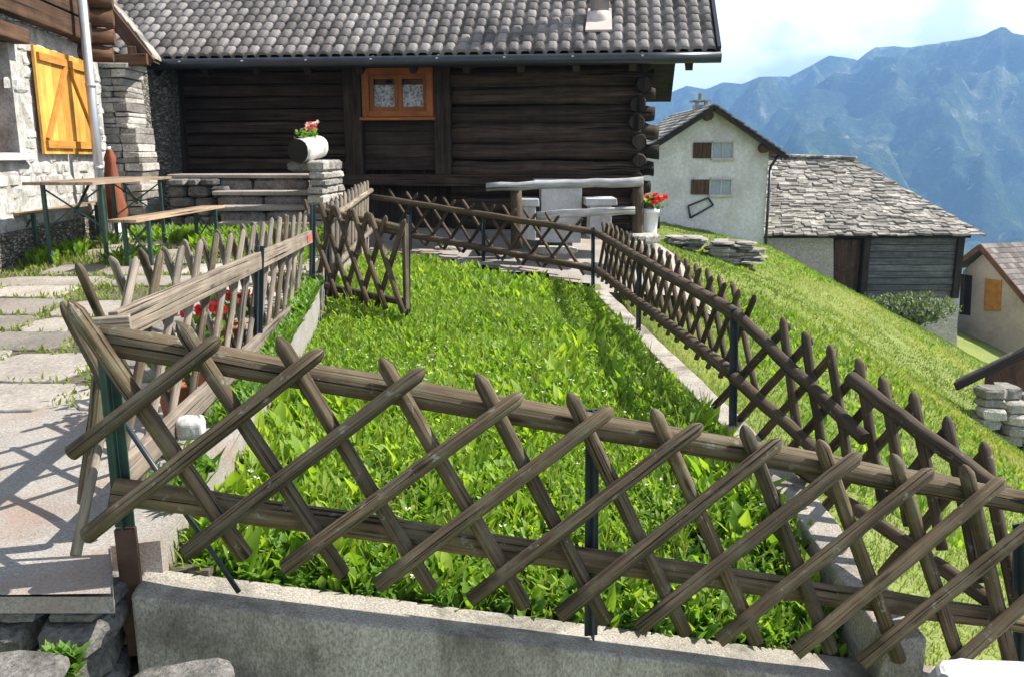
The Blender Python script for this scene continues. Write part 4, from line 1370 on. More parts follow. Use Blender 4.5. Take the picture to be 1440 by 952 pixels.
# shutters: two leaves
c00, c10 = G(43, 64, .05), G(126, 90, .05)
sA, sB = (c00 - LA).dot(lu), (c10 - LA).dot(lu)
zt, zb = CAM.z + 1.09, CAM.z + 0.02
sm_ = sA + (sB - sA) * 0.5
for a, b_, flip in ((sA, sm_ - .008, False), (sm_ + .008, sB, True)):
    mb = MB()
    nbd = 4
    for k in range(nbd):
        x0 = a + (b_ - a) * k / nbd
        x1 = a + (b_ - a) * (k + 1) / nbd - 0.006
        mb.beam(Gs((x0 + x1) / 2, zb, .06), Gs((x0 + x1) / 2, zt, .06), x1 - x0, 0.03, lu, tint=random.random())
    sh = mb.build('shutter', 'shutter', root, bevel=0.003)
    mb = MB()
    for zz in (zb + .10, zt - .10):
        mb.beam(Gs(a + .04, zz, .092), Gs(b_ - .04, zz, .092), 0.03, 0.08, lo)
    f0, f1 = (a + .08, b_ - .06) if not flip else (b_ - .08, a + .06)
    mb.beam(Gs(f0, zb + .14, .092), Gs(f1, zt - .14, .092), 0.03, 0.075, lo)
    mb.build('brace', 'shutter_edge', sh, bevel=0.003)
# downpipe
d0, d1 = P(130, -30, 9.9), P(150, 352, 9.9)
mb = MB(); mb.tube(d1, Vector((d1.x, d1.y, d0.z)), 0.05, n=14)
dp = mb.build('downpipe', 'zinc', root)
mb = MB()
for zz in (CAM.z + .75, CAM.z - .15):
    mb.lathe((d1.x, d1.y, zz), [(0.056, 0), (0.056, 0.04)], 14)
mb.build('clamp', 'zinc', dp)
# pillar and roof end
pa = P(150, 244, 11.3); pb_ = P(188, 244, 11.3)
mb = MB()
zc_ = CAM.z - 1.0
pw = pb_.x - pa.x
while zc_ < CAM.z + 1.06:
    h_ = random.uniform(.05, .12)
    ww = pw + 0.1 if zc_ < CAM.z + .3 else pw
    for q in range(2):
        mb.box((pa.x + q * ww * .5 + random.uniform(-.012, .012), pa.y + random.uniform(-.03, .02), zc_), (pa.x + (q + 1) * ww * .5 - .006 + random.uniform(-.02, .025), pa.y + .55, zc_ + h_ - .006), 0, random.random(), .01)
    zc_ += h_
mb.box((pa.x + .05, pa.y - .05, zc_), (pa.x + pw + .06, pa.y + .55, zc_ + .06), 0, .7, .01)
mb.build('stone_pillar', 'rock_pale', root, bevel=0.01)
A0, A1 = P(128, -18, 11.4), P(212, 86, 11.4)
bk = Vector((-0.48, 1.5, 0.10))
rdn = (A1 - A0).normalized()
mb = MB(); mb.prism([A0, A1, A1 + bk, A0 + bk], UP * 0.06); mb.build('roof_boards', 'plank_brown', root)
mb = MB()
rr_ = 8
for k in range(rr_):
    p0, p1 = lerp(A0, A1, k / rr_), lerp(A0, A1, (k + 1) / rr_ + .04)
    mb.prism([p0 + UP * .1, p1 + UP * .075, p1 + bk + UP * .075, p0 + bk + UP * .1], UP * .05, 0, random.random())
mb.build('roof', 'slate', root, bevel=0.008)
mb = MB(); mb.beam(A0 + Vector((0, -.03, -.04)), A1 + Vector((0, -.03, -.04)), .05, .16, Vector((0, 1, 0))); mb.build('verge_board', 'plank_brown', root, bevel=0.005)
for t in (.35, .72):
    p = lerp(A0, A1, t) - UP * .14
    mb = MB(); mb.beam(p - Vector((0, .1, 0)), p + bk, .1, .12, Vector((1, 0, 0))); mb.build('purlin', 'plank_brown', root, bevel=0.008)
mb = MB(); mb.beam(Vector((-5.6, 11.35, CAM.z + 1.16)), Vector((-4.62, 11.35, CAM.z + 1.2)), .12, .14, Vector((0, 1, 0))); mb.build('tie_beam', 'plank_brown', root, bevel=0.01)
mb = MB(); mb.prism([Vector((-7.5, 11.9, CAM.z - 1.1)), Vector((-5.0, 11.9, CAM.z - 1.1)), Vector((-5.0, 11.9, CAM.z + 1.2)), Vector((-7.5, 11.9, CAM.z + 2.4))], Vector((0, .3, 0))); mb.build('rear_wall', 'masonry', root)

# ================================================================== STEPS, PIER, PLANTER
root = thing('stone_steps', 'four broad stone steps left of the pier with the flower log', 'steps', (-3.2, 11, CAM.z - .95))
for i in range(4):
    zt_ = CAM.z + [-.80, -.62, -.44, -.235][i]
    y0 = 10.5 + i * .34
    xl, xr = P([305, 303, 301, 240][i], 300, y0).x, P(437, 300, y0).x
    mb = MB()
    mb.box((xl, y0 - .03, zt_ - .055), (xr, y0 + .42, zt_), 0, .6, .008)
    mb.build('tread', 'paver', root, bevel=0.012)
    mb = MB()
    x = xl + .02
    while x < xr - .1:
        w = min(random.uniform(.5, 1.1), xr - .02 - x)
        mb.stone((x + w / 2, y0 + .2, zt_ - .14), (w * .99, .36, .19), 0, random.uniform(.6, .95), 14, .045, 0)
        x += w
    mb.build('riser', 'rock', root, bevel=0.008)
mb = MB()
x0_, x1_ = P(236, 260, 11.4).x, P(304, 260, 11.4).x
z_ = CAM.z - 1.0
while z_ < CAM.z - .34:
    h_ = random.uniform(.09, .15); x = x0_
    while x < x1_:
        w = random.uniform(.15, .35)
        mb.stone((x + w / 2, 11.5, z_ + h_ / 2), (w, .34, h_), 0, None, 10, .07, 0)
        x += w
    z_ += h_
mb.build('side_wall', 'rock', root, bevel=0.008)
root = thing('stone_pier', 'short rubble stone pier at the right end of the steps', 'pier', (-2.5, 10.7, CAM.z - 1))
mb = MB()
c0, c1 = P(434, 300, 10.6), P(462, 300, 10.6)
z_ = CAM.z - 1.3
while z_ < CAM.z - .17:
    h_ = random.uniform(.08, .15)
    sh_ = .10 * (z_ < CAM.z - .6)
    for yy_ in (10.6, 10.88, 11.16, 11.44):
        mb.stone(((c0.x + c1.x) / 2 + random.uniform(-.02, .02) + sh_ / 2, yy_ + .12, z_ + h_ / 2), (c1.x - c0.x + sh_, .3, h_), 0, None, 10, .10, 0)
    z_ += h_
mb.build('pier_stones', 'rock_pale', root, bevel=0.012)
mb = MB(); q0, q1 = P(402, 230, 10.75), P(454, 230, 10.75)
mb.stone(((q0.x + q1.x) / 2, 10.95, CAM.z - .125), (q1.x - q0.x, .5, .13), 0, .5, 12, .05, 0); mb.build('cap_stone', 'rock', root, bevel=0.01)

p0, p1 = P(419, 213, 10.62), P(449, 207, 11.05)
root = thing('log_planter', 'hollow pale log planter with pink and white flowers on the stone pier', 'planter', p0 - UP * .15)
d_ = (p1 - p0).normalized()
mb = MB(); mb.tube(p0, p1, .145, .14, 20, 5, .003, lump=.03, capm=1); mb.build('log', ['bark', 'black'], root)
def blossoms(root, c, spread, n, mat, size=.03, name='blossom'):
    pos, yaw, t0_, t1_, ln_2, wd, ti = [], [], [], [], [], [], []
    heads = [Vector((max(-1.5, min(1.5, random.gauss(0, 1))) * spread[0], max(-1.5, min(1.5, random.gauss(0, 1))) * spread[1], random.uniform(-.5, 1) * spread[2])) for _ in range(n)]
    for h_ in heads:
        base_t = random.random()
        for k in range(14):
            an = random.random() * 6.28; el = random.uniform(-.3, 1.2)
            rr = size * .9
            pos.append((c[0] + h_.x + rr * math.cos(an) * math.cos(el), c[1] + h_.y + rr * math.sin(an) * math.cos(el), c[2] + h_.z + rr * math.sin(el)))
            yaw.append(an); t0_.append(random.uniform(.2, 1.3)); t1_.append(random.uniform(.6, 1.7)); ln_2.append(size); wd.append(size * .9); ti.append(min(1, max(0, base_t + random.uniform(-.2, .2))))
    return leaves(name, mat, pos, np.array(yaw), np.array(t0_), np.array(t1_), np.array(ln_2), np.array(wd), np.array(ti), 2, .2, root, 'petal')
def foliage(root, c, spread, n, mat='leaf_dark', size=.06, name='foliage'):
    pos = [(c[0] + random.gauss(0, spread[0]), c[1] + random.gauss(0, spread[1]), c[2] + random.uniform(0, 1) * spread[2]) for _ in range(n)]
    r = lambda a, b_: RNG.uniform(a, b_, n)
    return leaves(name, mat, pos, r(0, 6.28), r(.2, 1.2), r(.8, 1.9), r(.7, 1.3) * size, r(.6, 1.0) * size, r(0, 1), 3, .25, root, 'round')
pc = (p0 + p1) / 2 + UP * .12
foliage(root, pc, (.06, .11, .09), 90, size=.045)
blossoms(root, pc + UP * .13 + Vector((.0, .06, 0)), (.07, .09, .08), 13, 'petal_pink', .026)

# ================================================================== BEER TABLE, BENCHES, PARASOL
def beer_set(name, label, cat, L_, W_, Hh, loc, rz, group=None):
    r = thing(name, label, cat, loc, group, rz)
    mb = MB()
    nb_ = 4 if W_ > .4 else 2
    for k in range(nb_):
        y = -W_ / 2 + (k + .5) * W_ / nb_
        mb.beam((0, y, Hh - .014), (L_, y, Hh - .014), W_ / nb_ - .003, .028, (0, 1, 0), tint=random.random())
    mb.build('top', 'table_wood', r, True, .003)
    for x, s_ in ((.28, 1), (L_ - .28, -1)):
        for sy in (-1, 1):
            mb = MB(); mb.beam((x, sy * W_ * .42, 0), (x, sy * W_ * .42, Hh - .03), .035, .035, (0, 1, 0)); mb.build('leg', 'green_metal', r, True, .003)
        mb = MB()
        z0_, z1_ = (Hh * .45, Hh - .08) if W_ > .4 else (.12, Hh - .08)
        mb.beam((x + .004, -W_ * .42 + .02, z0_), (x + .004, W_ * .42 - .02, z1_), .02, .012, (1, 0, 0))
        mb.beam((x - .012, -W_ * .42 + .02, z1_), (x - .012, W_ * .42 - .02, z0_), .02, .012, (1, 0, 0))
        mb.build('cross_brace', 'green_metal', r, True)
        mb = MB(); mb.beam((x + s_ * .02, 0, Hh * .62), (x + s_ * .4, 0, Hh - .035), .022, .014, (0, 1, 0)); mb.build('strut', 'green_metal', r, True)
    return r
tz = float(path_z(0, 8.2))
a0 = P(112, 372, 8.1); a1 = P(205, 330, 9.9)
ang = math.atan2(a1.y - a0.y, a1.x - a0.x)
beer_set('beer_table', 'long folding wooden table on green metal legs beside the white house', 'table', 2.2, .62, .77, (a0.x - .28 * math.cos(ang), a0.y - .28 * math.sin(ang), tz), ang)
b0_ = P(197, 376, 8.0); b1_ = P(292, 340, 9.75)
ang = math.atan2(b1_.y - b0_.y, b1_.x - b0_.x)
beer_set('beer_bench', 'narrow folding wooden bench right of the long table, in the grass', 'bench', 2.3, .27, .47, (b0_.x - .28 * math.cos(ang), b0_.y - .28 * math.sin(ang), float(path_z(0, 8.0)) - .02), ang, 'folding benches')
b0_ = P(18, 372, 8.2); b1_ = P(120, 335, 10.0)
beer_set('beer_bench', 'narrow folding wooden bench between the long table and the white house wall', 'bench', 2.2, .27, .47, (b0_.x, b0_.y, tz), math.atan2(b1_.y - b0_.y, b1_.x - b0_.x), 'folding benches')

pc = P(166, 342, 10.2); pc.z = float(path_z(0, 10.2))
root = thing('parasol', 'closed rust red parasol standing in a base behind the long table', 'parasol', pc)
mb = MB(); mb.lathe(pc, [(.2, 0), (.2, .06), (.05, .1), (.05, .3)], 16); mb.build('base', 'white_paint', root)
mb = MB(); mb.lathe(pc, [(.02, .1), (.02, 1.08)], 10); mb.build('pole', 'white_paint', root)
mb = MB()
n = 20
pr = [(.095, .24), (.105, .34), (.085, .55), (.06, .8), (.045, .9), (.055, .94), (.02, 1.06)]
i = 0
for r_, z_ in pr:
    for k in range(n):
        an = 2 * math.pi * k / n
        q = r_ * (1 + (.3 if k % 2 else -.3) * random.uniform(.6, 1.3))
        mb.v.append((pc.x + q * math.cos(an), pc.y + q * math.sin(an), pc.z + z_))
for j in range(len(pr) - 1):
    for k in range(n):
        mb.face([j * n + k, j * n + (k + 1) % n, (j + 1) * n + (k + 1) % n, (j + 1) * n + k], None, 0, .5, True)
mb.build('canopy', 'parasol', root)

# ================================================================== GRANITE TABLE, LOG RAIL, POT
def slab_set(name, label, cat, px0, px1, pyt, Y, dep, hgt, group=None):
    a, b_ = P(px0, pyt, Y), P(px1, pyt, Y)
    r = thing(name, label, cat, ((a.x + b_.x) / 2, Y + dep / 2, a.z - hgt), group)
    mb = MB(); mb.box((a.x, Y, a.z - .09), (b_.x, Y + dep, a.z), 0, .5, .006); mb.build('top', 'granite', r, bevel=.01)
    for f in ((.12,) if name.endswith('table') else (.15, .85)):
        x = a.x + (b_.x - a.x) * f
        sgn = 1 if f < .5 else -1
        mb = MB(); mb.box((min(x, x + sgn * (b_.x - a.x) * .36), Y + .06, a.z - hgt - .1), (max(x, x + sgn * (b_.x - a.x) * (.76 if name.endswith('table') else .36)), Y + dep - .06, a.z - .092), 0, .5, .006); mb.build('leg', 'granite', r, bevel=.01)
    return r
slab_set('granite_table', 'pale granite slab table in front of the dark log wall', 'table', 752, 828, 254, 11.75, .8, .75)
slab_set('granite_bench', 'small pale granite seat left of the granite table', 'bench', 728, 758, 281, 11.5, .7, .44, 'granite seats')
slab_set('granite_bench', 'small pale granite seat right of the granite table', 'bench', 824, 868, 280, 11.5, .6, .44, 'granite seats')
root = thing('log_railing', 'silver weathered log railing in front of the granite table', 'railing', P(812, 330, 11.2))
mb = MB(); mb.tube(P(684, 264, 11.3), P(905, 256, 11.1), .05, .058, 12, 10, .01, lump=.07); mb.build('rail', 'rail_silver', root)
mb = MB(); mb.tube(P(755, 304, 11.22), P(893, 296, 11.12), .055, .05, 12, 8, .008, lump=.07); mb.build('rail', 'rail_silver', root)
for px, y0, y1, Y in ((726, 268, 350, 11.36), (897, 262, 338, 11.2)):
    mb = MB(); mb.tube(P(px + 1, y1, Y), P(px, y0, Y), .075, .07, 12, 5, .006, lump=.06); mb.build('post', 'fence_dark', root)
c = P(914, 345, 11.3)
root = thing('flower_pot', 'tall white pot of red geraniums at the log house corner', 'flower pot', c)
mb = MB(); mb.lathe(c, [(.07, -.1), (.085, .2), (.1, .42), (.11, .42), (.11, .47), (.085, .46)], 16); mb.build('pot', 'white_paint', root)
foliage(root, c + UP * .46, (.07, .07, .16), 70)
blossoms(root, c + Vector((.03, 0, .56)), (.1, .07, .07), 16, 'petal_red', .04)

# red geraniums in pots behind the left fence
for i, (px, py, Y, lab) in enumerate(((275, 440, 3.9, 'red geranium in a clay pot behind the slats, nearest of three pots'), (312, 437, 4.4, 'red geranium in a clay pot behind the slats, middle of three pots'), (345, 432, 5.0, 'red geranium in a clay pot behind the slats, right beside the dark fence post'))):
    c = P(px, py, Y)
    c.x = min(c.x, lerp(LT0, LT1, (Y - 2.72) / 4.33).x - .2)
    zg = float(path_z(0, Y))
    root = thing('flower_pot', lab, 'flower pot', (c.x, c.y, zg), 'clay pots of red geraniums')
    mb = MB(); mb.lathe((c.x, c.y, zg), [(.06, 0), (.085, .15), (.095, .15), (.095, .18), (.08, .175)], 14); mb.build('pot', 'terracotta', root)
    foliage(root, Vector((c.x, c.y, zg + .18)), (.06, .06, .15), 60)
    blossoms(root, Vector((c.x, c.y, max(c.z, zg + .3))), (.07, .09, .05), 7, 'petal_red', .03)

# rubble at the far right corner behind the lattice
for (px, py, Y, sz, lab) in ((880, 345, 10.9, (.5, .35, .12), 'flat pale stone lying under the log railing post'), (905, 335, 11.1, (.4, .35, .13), 'pale stone step below the white flower pot'),
                            (640, 350, 11.9, (.55, .3, .1), 'flat pale stone on the ground behind the far lattice fence, left of the others'), (780, 352, 11.2, (.6, .35, .1), 'flat pale stone behind the far lattice fence, below the granite table')):
    c = P(px, py, Y)
    mb = MB(); mb.stone(c, sz, 0, .7, 12, .1); tag(mb.build('stone', 'rock_pale', bevel=.015), lab, 'stone')

# garden odds and ends
mb = MB()
p, q = P(472, 476, 6.75), P(545, 484, 6.55)
mb.beam(p, q, .25, .06, None, jit=.015); tag(mb.build('plank', 'board', bevel=.008), 'short bleached plank lying in the greens near the gate', 'plank')
mb = MB()
p, q = P(548, 497, 6.2), P(622, 505, 6.05)
mb.beam(p, q, .06, .04, None, jit=.01); tag(mb.build('stick', 'fence_pale', bevel=.006), 'thin bleached stick lying in the middle of the greens', 'stick')
c = P(268, 600, 3.3)
mb = MB(); mb.stone(c, (.11, .1, .09), 0, .9, 20, .07); tag(mb.build('stone', 'white_stone', bevel=.015), 'white stone beside the bottom board of the left fence', 'stone')
c = P(1420, 975, 2.75)
c.z -= .22
mb = MB(); mb.stone(c, (.55, .4, .58), 0, .9, 26, .02); tag(mb.build('stone', 'white_stone', bevel=.02), 'smooth white stone in the bottom right corner', 'stone')
for px, py, Y, w in ((1060, 640, 4.3, .3), (1130, 720, 3.6, .34)):
    pass

# ================================================================== VILLAGE BEYOND
# ---- white house
YW = 30.0
wc = P(993, 300, YW).x
wl, wr = wc - 2.2, P(1081, 215, YW).x
wb = rel(-4.2)
apex = P(993, 150, YW).z
eav = P(1081, 206, YW).z
root = thing('white_house', 'narrow white plastered house with a stone roof, brown shutters and gable end', 'house', (wc, YW, rel(-3.2)))
mb = MB(); mb.prism([(wl, YW, wb), (wr, YW, wb), (wr, YW, eav), (wc, YW, apex - .1), (wl, YW, eav)], (0, 6.5, 0)); mb.build('wall', 'plaster', root)
slope = (apex - eav) / (wr - wc)
rf = MB()
for sg in (-1, 1):
    n_r = 12
    ov = 0.5
    for k in range(n_r):
        t0_, t1_ = k / n_r, (k + 1) / n_r
        half = (wr - wc) + ov
        x0, x1 = wc + sg * half * (1 - t0_), wc + sg * half * (1 - t1_) * 1
        x1 = x1 - sg * .05 if k < n_r - 1 else wc
        z0, z1 = apex - abs(x0 - wc) * slope + .05, apex - abs(x1 - wc) * slope + .02
        y = YW - .45
        while y < YW + 6.8:
            w = random.uniform(.3, .6)
            rf.prism([(x0, y, z0 + .02), (x1, y, z1), (x1, y + w - .01, z1), (x0, y + w - .01, z0 + .02)], (0, 0, .05), 0, random.random())
            y += w
roof = rf.build('roof', 'slate', root)
for sg in (-1, 1):
    mb = MB()
    xe = wc + sg * (wr - wc + .5)
    mb.beam((xe, YW - .47, apex - abs(xe - wc) * slope - .08), (wc, YW - .47, apex - .08), .06, .16, (0, 1, 0)); mb.build('verge_board', 'plank_dark', root)
    mb = MB(); mb.prism([(xe, YW - .44, apex - abs(xe - wc) * slope - .02), (wc, YW - .44, apex - .02), (wc, YW + 6.7, apex - .02), (xe, YW + 6.7, apex - abs(xe - wc) * slope - .02)], (0, 0, .04)); mb.build('roof_boards', 'plank_brown', root)
for px, py in ((994, 164), (1072, 209)):
    q = P(px, py, YW)
    mb = MB(); mb.tube((q.x, YW - .35, q.z), (q.x, YW + .1, q.z), .16, n=12); mb.build('purlin_end', 'plank_brown', root)
q = P(985, 152, YW + 1.2)
mb = MB(); mb.box((q.x - .22, YW + 1, apex - .5), (q.x + .22, YW + 1.5, apex + .1)); mb.box((q.x - .32, YW + .9, apex + .22), (q.x + .32, YW + 1.6, apex + .27)); mb.box((q.x - .22, YW + 1.0, apex + .1), (q.x - .1, YW + 1.12, apex + .22)); mb.box((q.x + .1, YW + 1.0, apex + .1), (q.x + .22, YW + 1.12, apex + .22)); mb.stone((q.x, YW + 1.3, apex + .4), (.12, .12, .26)); mb.build('chimney', 'rock_pale', roof)
mb = MB(); q0 = P(1086, 212, YW - .1); mb.tube((wr + .32, YW - .1, eav - .3), (wr + .06, YW - .1, eav - .7), .05); mb.tube((wr + .06, YW - .1, eav - .7), (wr + .06, YW - .1, wb + .6), .05); mb.build('downpipe', 'gutter', root)
for (x0, x1, x2, y0, y1) in ((975, 1003, 1030, 201, 223), (972, 1000, 1028, 253, 274)):
    p0, p1, p2 = P(x0, y0, YW), P(x1, y0, YW), P(x2, y0, YW)
    zt_, zb_ = P(x1, y0, YW).z, P(x1, y1, YW).z
    mb = MB()
    mb.box((p1.x - .05, YW - .14, zb_ - .07), (p2.x + .09, YW + .02, zb_)); mb.box((p1.x - .03, YW - .10, zt_), (p2.x + .05, YW + .02, zt_ + .06)); mb.box((p2.x, YW - .04, zb_ + .002), (p2.x + .05, YW + .02, zt_ - .002)); mb.box(((p1.x + p2.x) / 2 - .02, YW - .03, zb_ + .002), ((p1.x + p2.x) / 2 + .02, YW + .02, zt_ - .002))
    w_ = mb.build('window', 'plaster_beige', root)
    mb = MB(); mb.quad([(p1.x, YW - .006, zb_), (p2.x, YW - .006, zb_), (p2.x, YW - .006, zt_), (p1.x, YW - .006, zt_)]); mb.build('pane', 'pane_far' if 'pane_far' in M else 'glass', w_)
    mb = MB()
    for k in range(4):
        xa = p0.x + (p1.x - .05 - p0.x) * k / 4
        mb.box((xa, YW - .07, zb_), (xa + (p1.x - .05 - p0.x) / 4 - .012, YW - .03, zt_), 0, random.random())
    mb.build('shutter', 'plank_brown', root)
mb = MB()
q = [P(968, 290, YW - .06), P(996, 279, YW - .06), P(1003, 289, YW - .06), P(971, 307, YW - .06)]
for k in range(4):
    mb.tube(q[k], q[(k + 1) % 4], .035, n=6)
tag(mb.build('metal_frame', 'navy_metal'), 'crooked four sided metal frame hung on the white house wall', 'frame')

# ---- barn with the stone slab roof
YB = 31.6
root = thing('stone_barn', 'long low barn with a stone slab roof and blue grey plank wall', 'barn', P(1210, 400, YB))
eL, eR = P(1071, 333, YB - .7), P(1386, 333, YB - .7)
rL, rR = P(1074, 221, YB + 4.5), P(1197, 225, YB + 4.5)
eL.z = eR.z = (eL.z + eR.z) / 2
rf = MB()
rows = 34
for k in range(rows):
    t0_, t1_ = k / rows, min(1, (k + 1.5) / rows)
    a0_, b0_ = lerp(eL, rL, t0_), lerp(eR, rR, t0_)
    a1_, b1_ = lerp(eL, rL, t1_), lerp(eR, rR, t1_)
    u = -random.random() * .3
    Lr = (b0_ - a0_).length
    while u < Lr:
        w = random.uniform(.16, .5)
        f0, f1 = max(0, u) / Lr, min(1, (u + w * .97) / Lr)
        jz = Vector((0, random.uniform(-.10, .06), random.uniform(0, .06)))
        rf.prism([lerp(a0_, b0_, f0) + jz, lerp(a0_, b0_, f1) + jz + UP * random.uniform(-.02, .02), lerp(a1_, b1_, f1), lerp(a1_, b1_, f0)], (0, 0, random.uniform(.04, .09)), 0, random.random())
        u += w
# hip at the right and rear slope
rL2, rR2 = rL, rR
bL, bR = Vector((eL.x, 2 * rL.y - eL.y, eL.z)), Vector((eR.x, 2 * rR.y - eR.y, eR.z))
rf.prism([eR, bR, rR], (0, 0, .05), 0, .5)
rf.prism([bL, bR, rR, rL], (0, 0, .05), 0, .5)
for k in range(14):
    p = lerp(rL, rR, (k + .5) / 14)
    rf.stone((p.x, p.y, p.z + .08), (.62, .7, .12), 0, None, 8, .12)
rf.build('roof', 'slate', root)
bx = lambda px, py, off=0: P(px, py, YB + off)
mb = MB(); mb.prism([bx(1070, 334), bx(1172, 334), bx(1172, 430), bx(1070, 430)], (0, .5, 0)); mb.build('stone_wall', 'masonry_far', root)
mb = MB(); mb.prism([bx(1215, 421), bx(1349, 419), bx(1341, 520), bx(1215, 520)], (0, .5, 0)); mb.build('stone_base', 'masonry_far', root)
mb = MB()
ztop, zbot = bx(1280, 335).z, bx(1280, 419).z
for k in range(9):
    a = zbot + (ztop - zbot) * k / 9
    mb.beam(Vector((bx(1212, 400).x, YB + .1, a + .12)), Vector((bx(1346, 400).x, YB + .1 + random.uniform(-.03, .03), a + .12)), .2, (ztop - zbot) / 9 * .94, (0, 1, 0), tint=random.random())
mb.build('plank_wall', 'plank_grey', root, bevel=.02)
for px in (1213, 1343):
    mb = MB(); mb.beam(Vector((bx(px, 400).x, YB - .05, zbot)), Vector((bx(px, 400).x, YB - .05, ztop)), .24, .22, (1, 0, 0)); mb.build('post', 'plank_dark', root, bevel=.01)
mb = MB()
for k in range(6):
    x0 = bx(1173, 380).x + (bx(1209, 380).x - bx(1173, 380).x) * k / 6
    mb.box((x0, YB + .1, bx(1190, 425).z), (x0 + .155, YB + .16, bx(1190, 338).z), 0, random.random())
dr = mb.build('door', 'plank_brown', root)
mb = MB(); mb.beam(Vector((bx(1172, 380).x, YB + .08, bx(1190, 385).z)), Vector((bx(1207, 380).x, YB + .08, bx(1190, 385).z)), .05, .12, (0, 1, 0)); mb.build('ledge', 'plank_brown', dr)
mb = MB(); mb.beam(Vector((eL.x, YB - .15, eL.z - .02)), Vector((eR.x - .3, YB - .15, eR.z - .02)), .25, .16, (0, 1, 0)); mb.build('eave_beam', 'plank_dark', root)
mb = MB(); mb.prism([bx(1160, 330, .3), bx(1347, 330, .3), bx(1347, 440, .3), bx(1160, 440, .3)], (0, .1, 0)); mb.build('inner_wall', 'plank_dark', root)
mb = MB(); mb.prism([bx(1346, 334, .1), bx(1346, 334, 8), bx(1346, 520, 8), bx(1346, 520, .1)], (-.3, 0, 0)); mb.build('side_wall', 'masonry_far', root)

# ---- house at the right edge
ap = P(1379, 345, 38)
wv = Vector((.30, -.954, 0)); uv_ = Vector((.954, .30, 0))
root = thing('beige_house', 'beige plastered house with a brown tiled roof at the right edge', 'house', ap - UP * 5)
gz = rel(-11)
le, re_ = ap - wv * 1.6 - UP * 1.25, ap + wv * 3.6 - UP * 2.75
mb = MB()
i_ = lambda p, z: Vector((p.x, p.y, z))
ins = uv_ * .5
mb.prism([i_(le + wv * .3 + ins, gz), i_(re_ - wv * .4 + ins, gz), re_ - wv * .4 + ins - UP * .0, ap + ins - UP * .18, le + wv * .3 + ins - UP * .1], uv_ * 9)
mb.build('wall', 'plaster_beige', root)
rf = MB()
rows = 14
for k in range(rows):
    t0_, t1_ = 1 - k / rows, 1 - (k + 1.15) / rows
    a0_, a1_ = lerp(ap, re_, t0_), lerp(ap, re_, max(0, t1_))
    for c in range(34):
        o0, o1 = uv_ * (c * .28), uv_ * (c * .28 + .27)
        rf.prism([a0_ + o0 + UP * .05, a0_ + o1 + UP * .05, a1_ + o1 + UP * .02, a1_ + o0 + UP * .02], UP * .04, 0, random.random())
rf.prism([ap, le, le + uv_ * 9.5, ap + uv_ * 9.5], UP * .06, 0, .5)
rf.build('roof', 'tile2', root)
mb = MB(); mb.beam(ap - uv_ * .03 - UP * .06, re_ - uv_ * .03 - UP * .06, .06, .24, uv_); mb.beam(ap - uv_ * .03 - UP * .08, le - uv_ * .03 - UP * .08, .06, .24, uv_); mb.build('verge_board', 'plank_brown', root)
gplane = ap + ins
ggp = lambda px, py, off=0: PP(px, py, gplane - uv_ * off, uv_)
mb = MB(); mb.prism([ggp(1383, 437, .05), ggp(1406, 438, .05), ggp(1408, 395, .05), ggp(1385, 392, .05)], uv_ * .06); mb.build('shutter', 'shutter_edge', root)
mb = MB(); mb.prism([ggp(1349, 442, .02), ggp(1364, 444, .02), ggp(1367, 388, .02), ggp(1352, 386, .02)], uv_ * .06); mb.build('door', 'plank_dark', root)
mb = MB(); q = ggp(1351, 412, .05); mb.beam(ggp(1352, 440, .05), ggp(1354, 388, .05), .2, .05, wv); mb.build('door_frame', 'plank_brown', root)

# ---- low roof corner at the right edge
root = thing('shed', 'low shed with a dark overhanging plank roof cut by the right edge', 'shed', P(1440, 560, 16.5))
a0_, a1_ = P(1343, 538, 15.8), P(1500, 462, 16.2)
ev = a1_ - a0_
rv = ray(1400, 520); rv = rv / rv.y
bk = (ev * (-rv.z / ev.z) + rv) * 2.4 + UP * -.22
rf = MB()
for k in range(6):
    p0, p1 = lerp(a0_, a1_, k / 6), lerp(a0_, a1_, (k + 1.05) / 6)
    rf.prism([p0, p1, p1 + bk, p0 + bk], UP * .07, 0, random.random())
rf.build('roof', 'slate', root, bevel=.01)
mb = MB(); mb.beam(a0_ - UP * .07 + Vector((0, -.03, 0)), a1_ - UP * .07 + Vector((0, -.03, 0)), .06, .16, (0, 1, 0)); mb.build('verge_board', 'plank_dark', root, bevel=.008)
mb = MB(); q0, q1 = lerp(a0_, a1_, .2) + bk * .12 - UP * .03, a1_ + bk * .12 - UP * .03
mb.prism([q0, q1, Vector((q1.x, q1.y, q0.z - 1.6)), Vector((q0.x, q0.y, q0.z - 1.6))], bk * .8 - UP * .12); mb.build('wall', 'plank_brown', root)
root = thing('rubble_wall', 'low heap of pale rubble stones below the dark shed roof at the right edge', 'wall', P(1420, 575, 15.2))
mb = MB()
x0_, x1_ = P(1378, 560, 15.2).x, P(1500, 560, 15.2).x
x = x0_
while x < x1_:
    w = random.uniform(.22, .5)
    zt_ = P(1400, 556, 15.2).z - .05 * (x - x0_) + random.uniform(-.08, .06)
    zg_ = float(meadow_z(np.array([x]), np.array([15.2]))[0]) - .15
    zz = zg_
    while zz < zt_:
        h_ = random.uniform(.12, .24)
        mb.stone((x + w / 2 + random.uniform(-.08, .08), 15.2 + random.uniform(-.1, .1) + .25 * (zz - zg_), zz + h_ / 2), (w * 1.1, .5, h_ * 1.05), 0, None, 10, .16)
        zz += h_
    x += w
mb.build('rubble', 'rock_pale', root, bevel=.02)
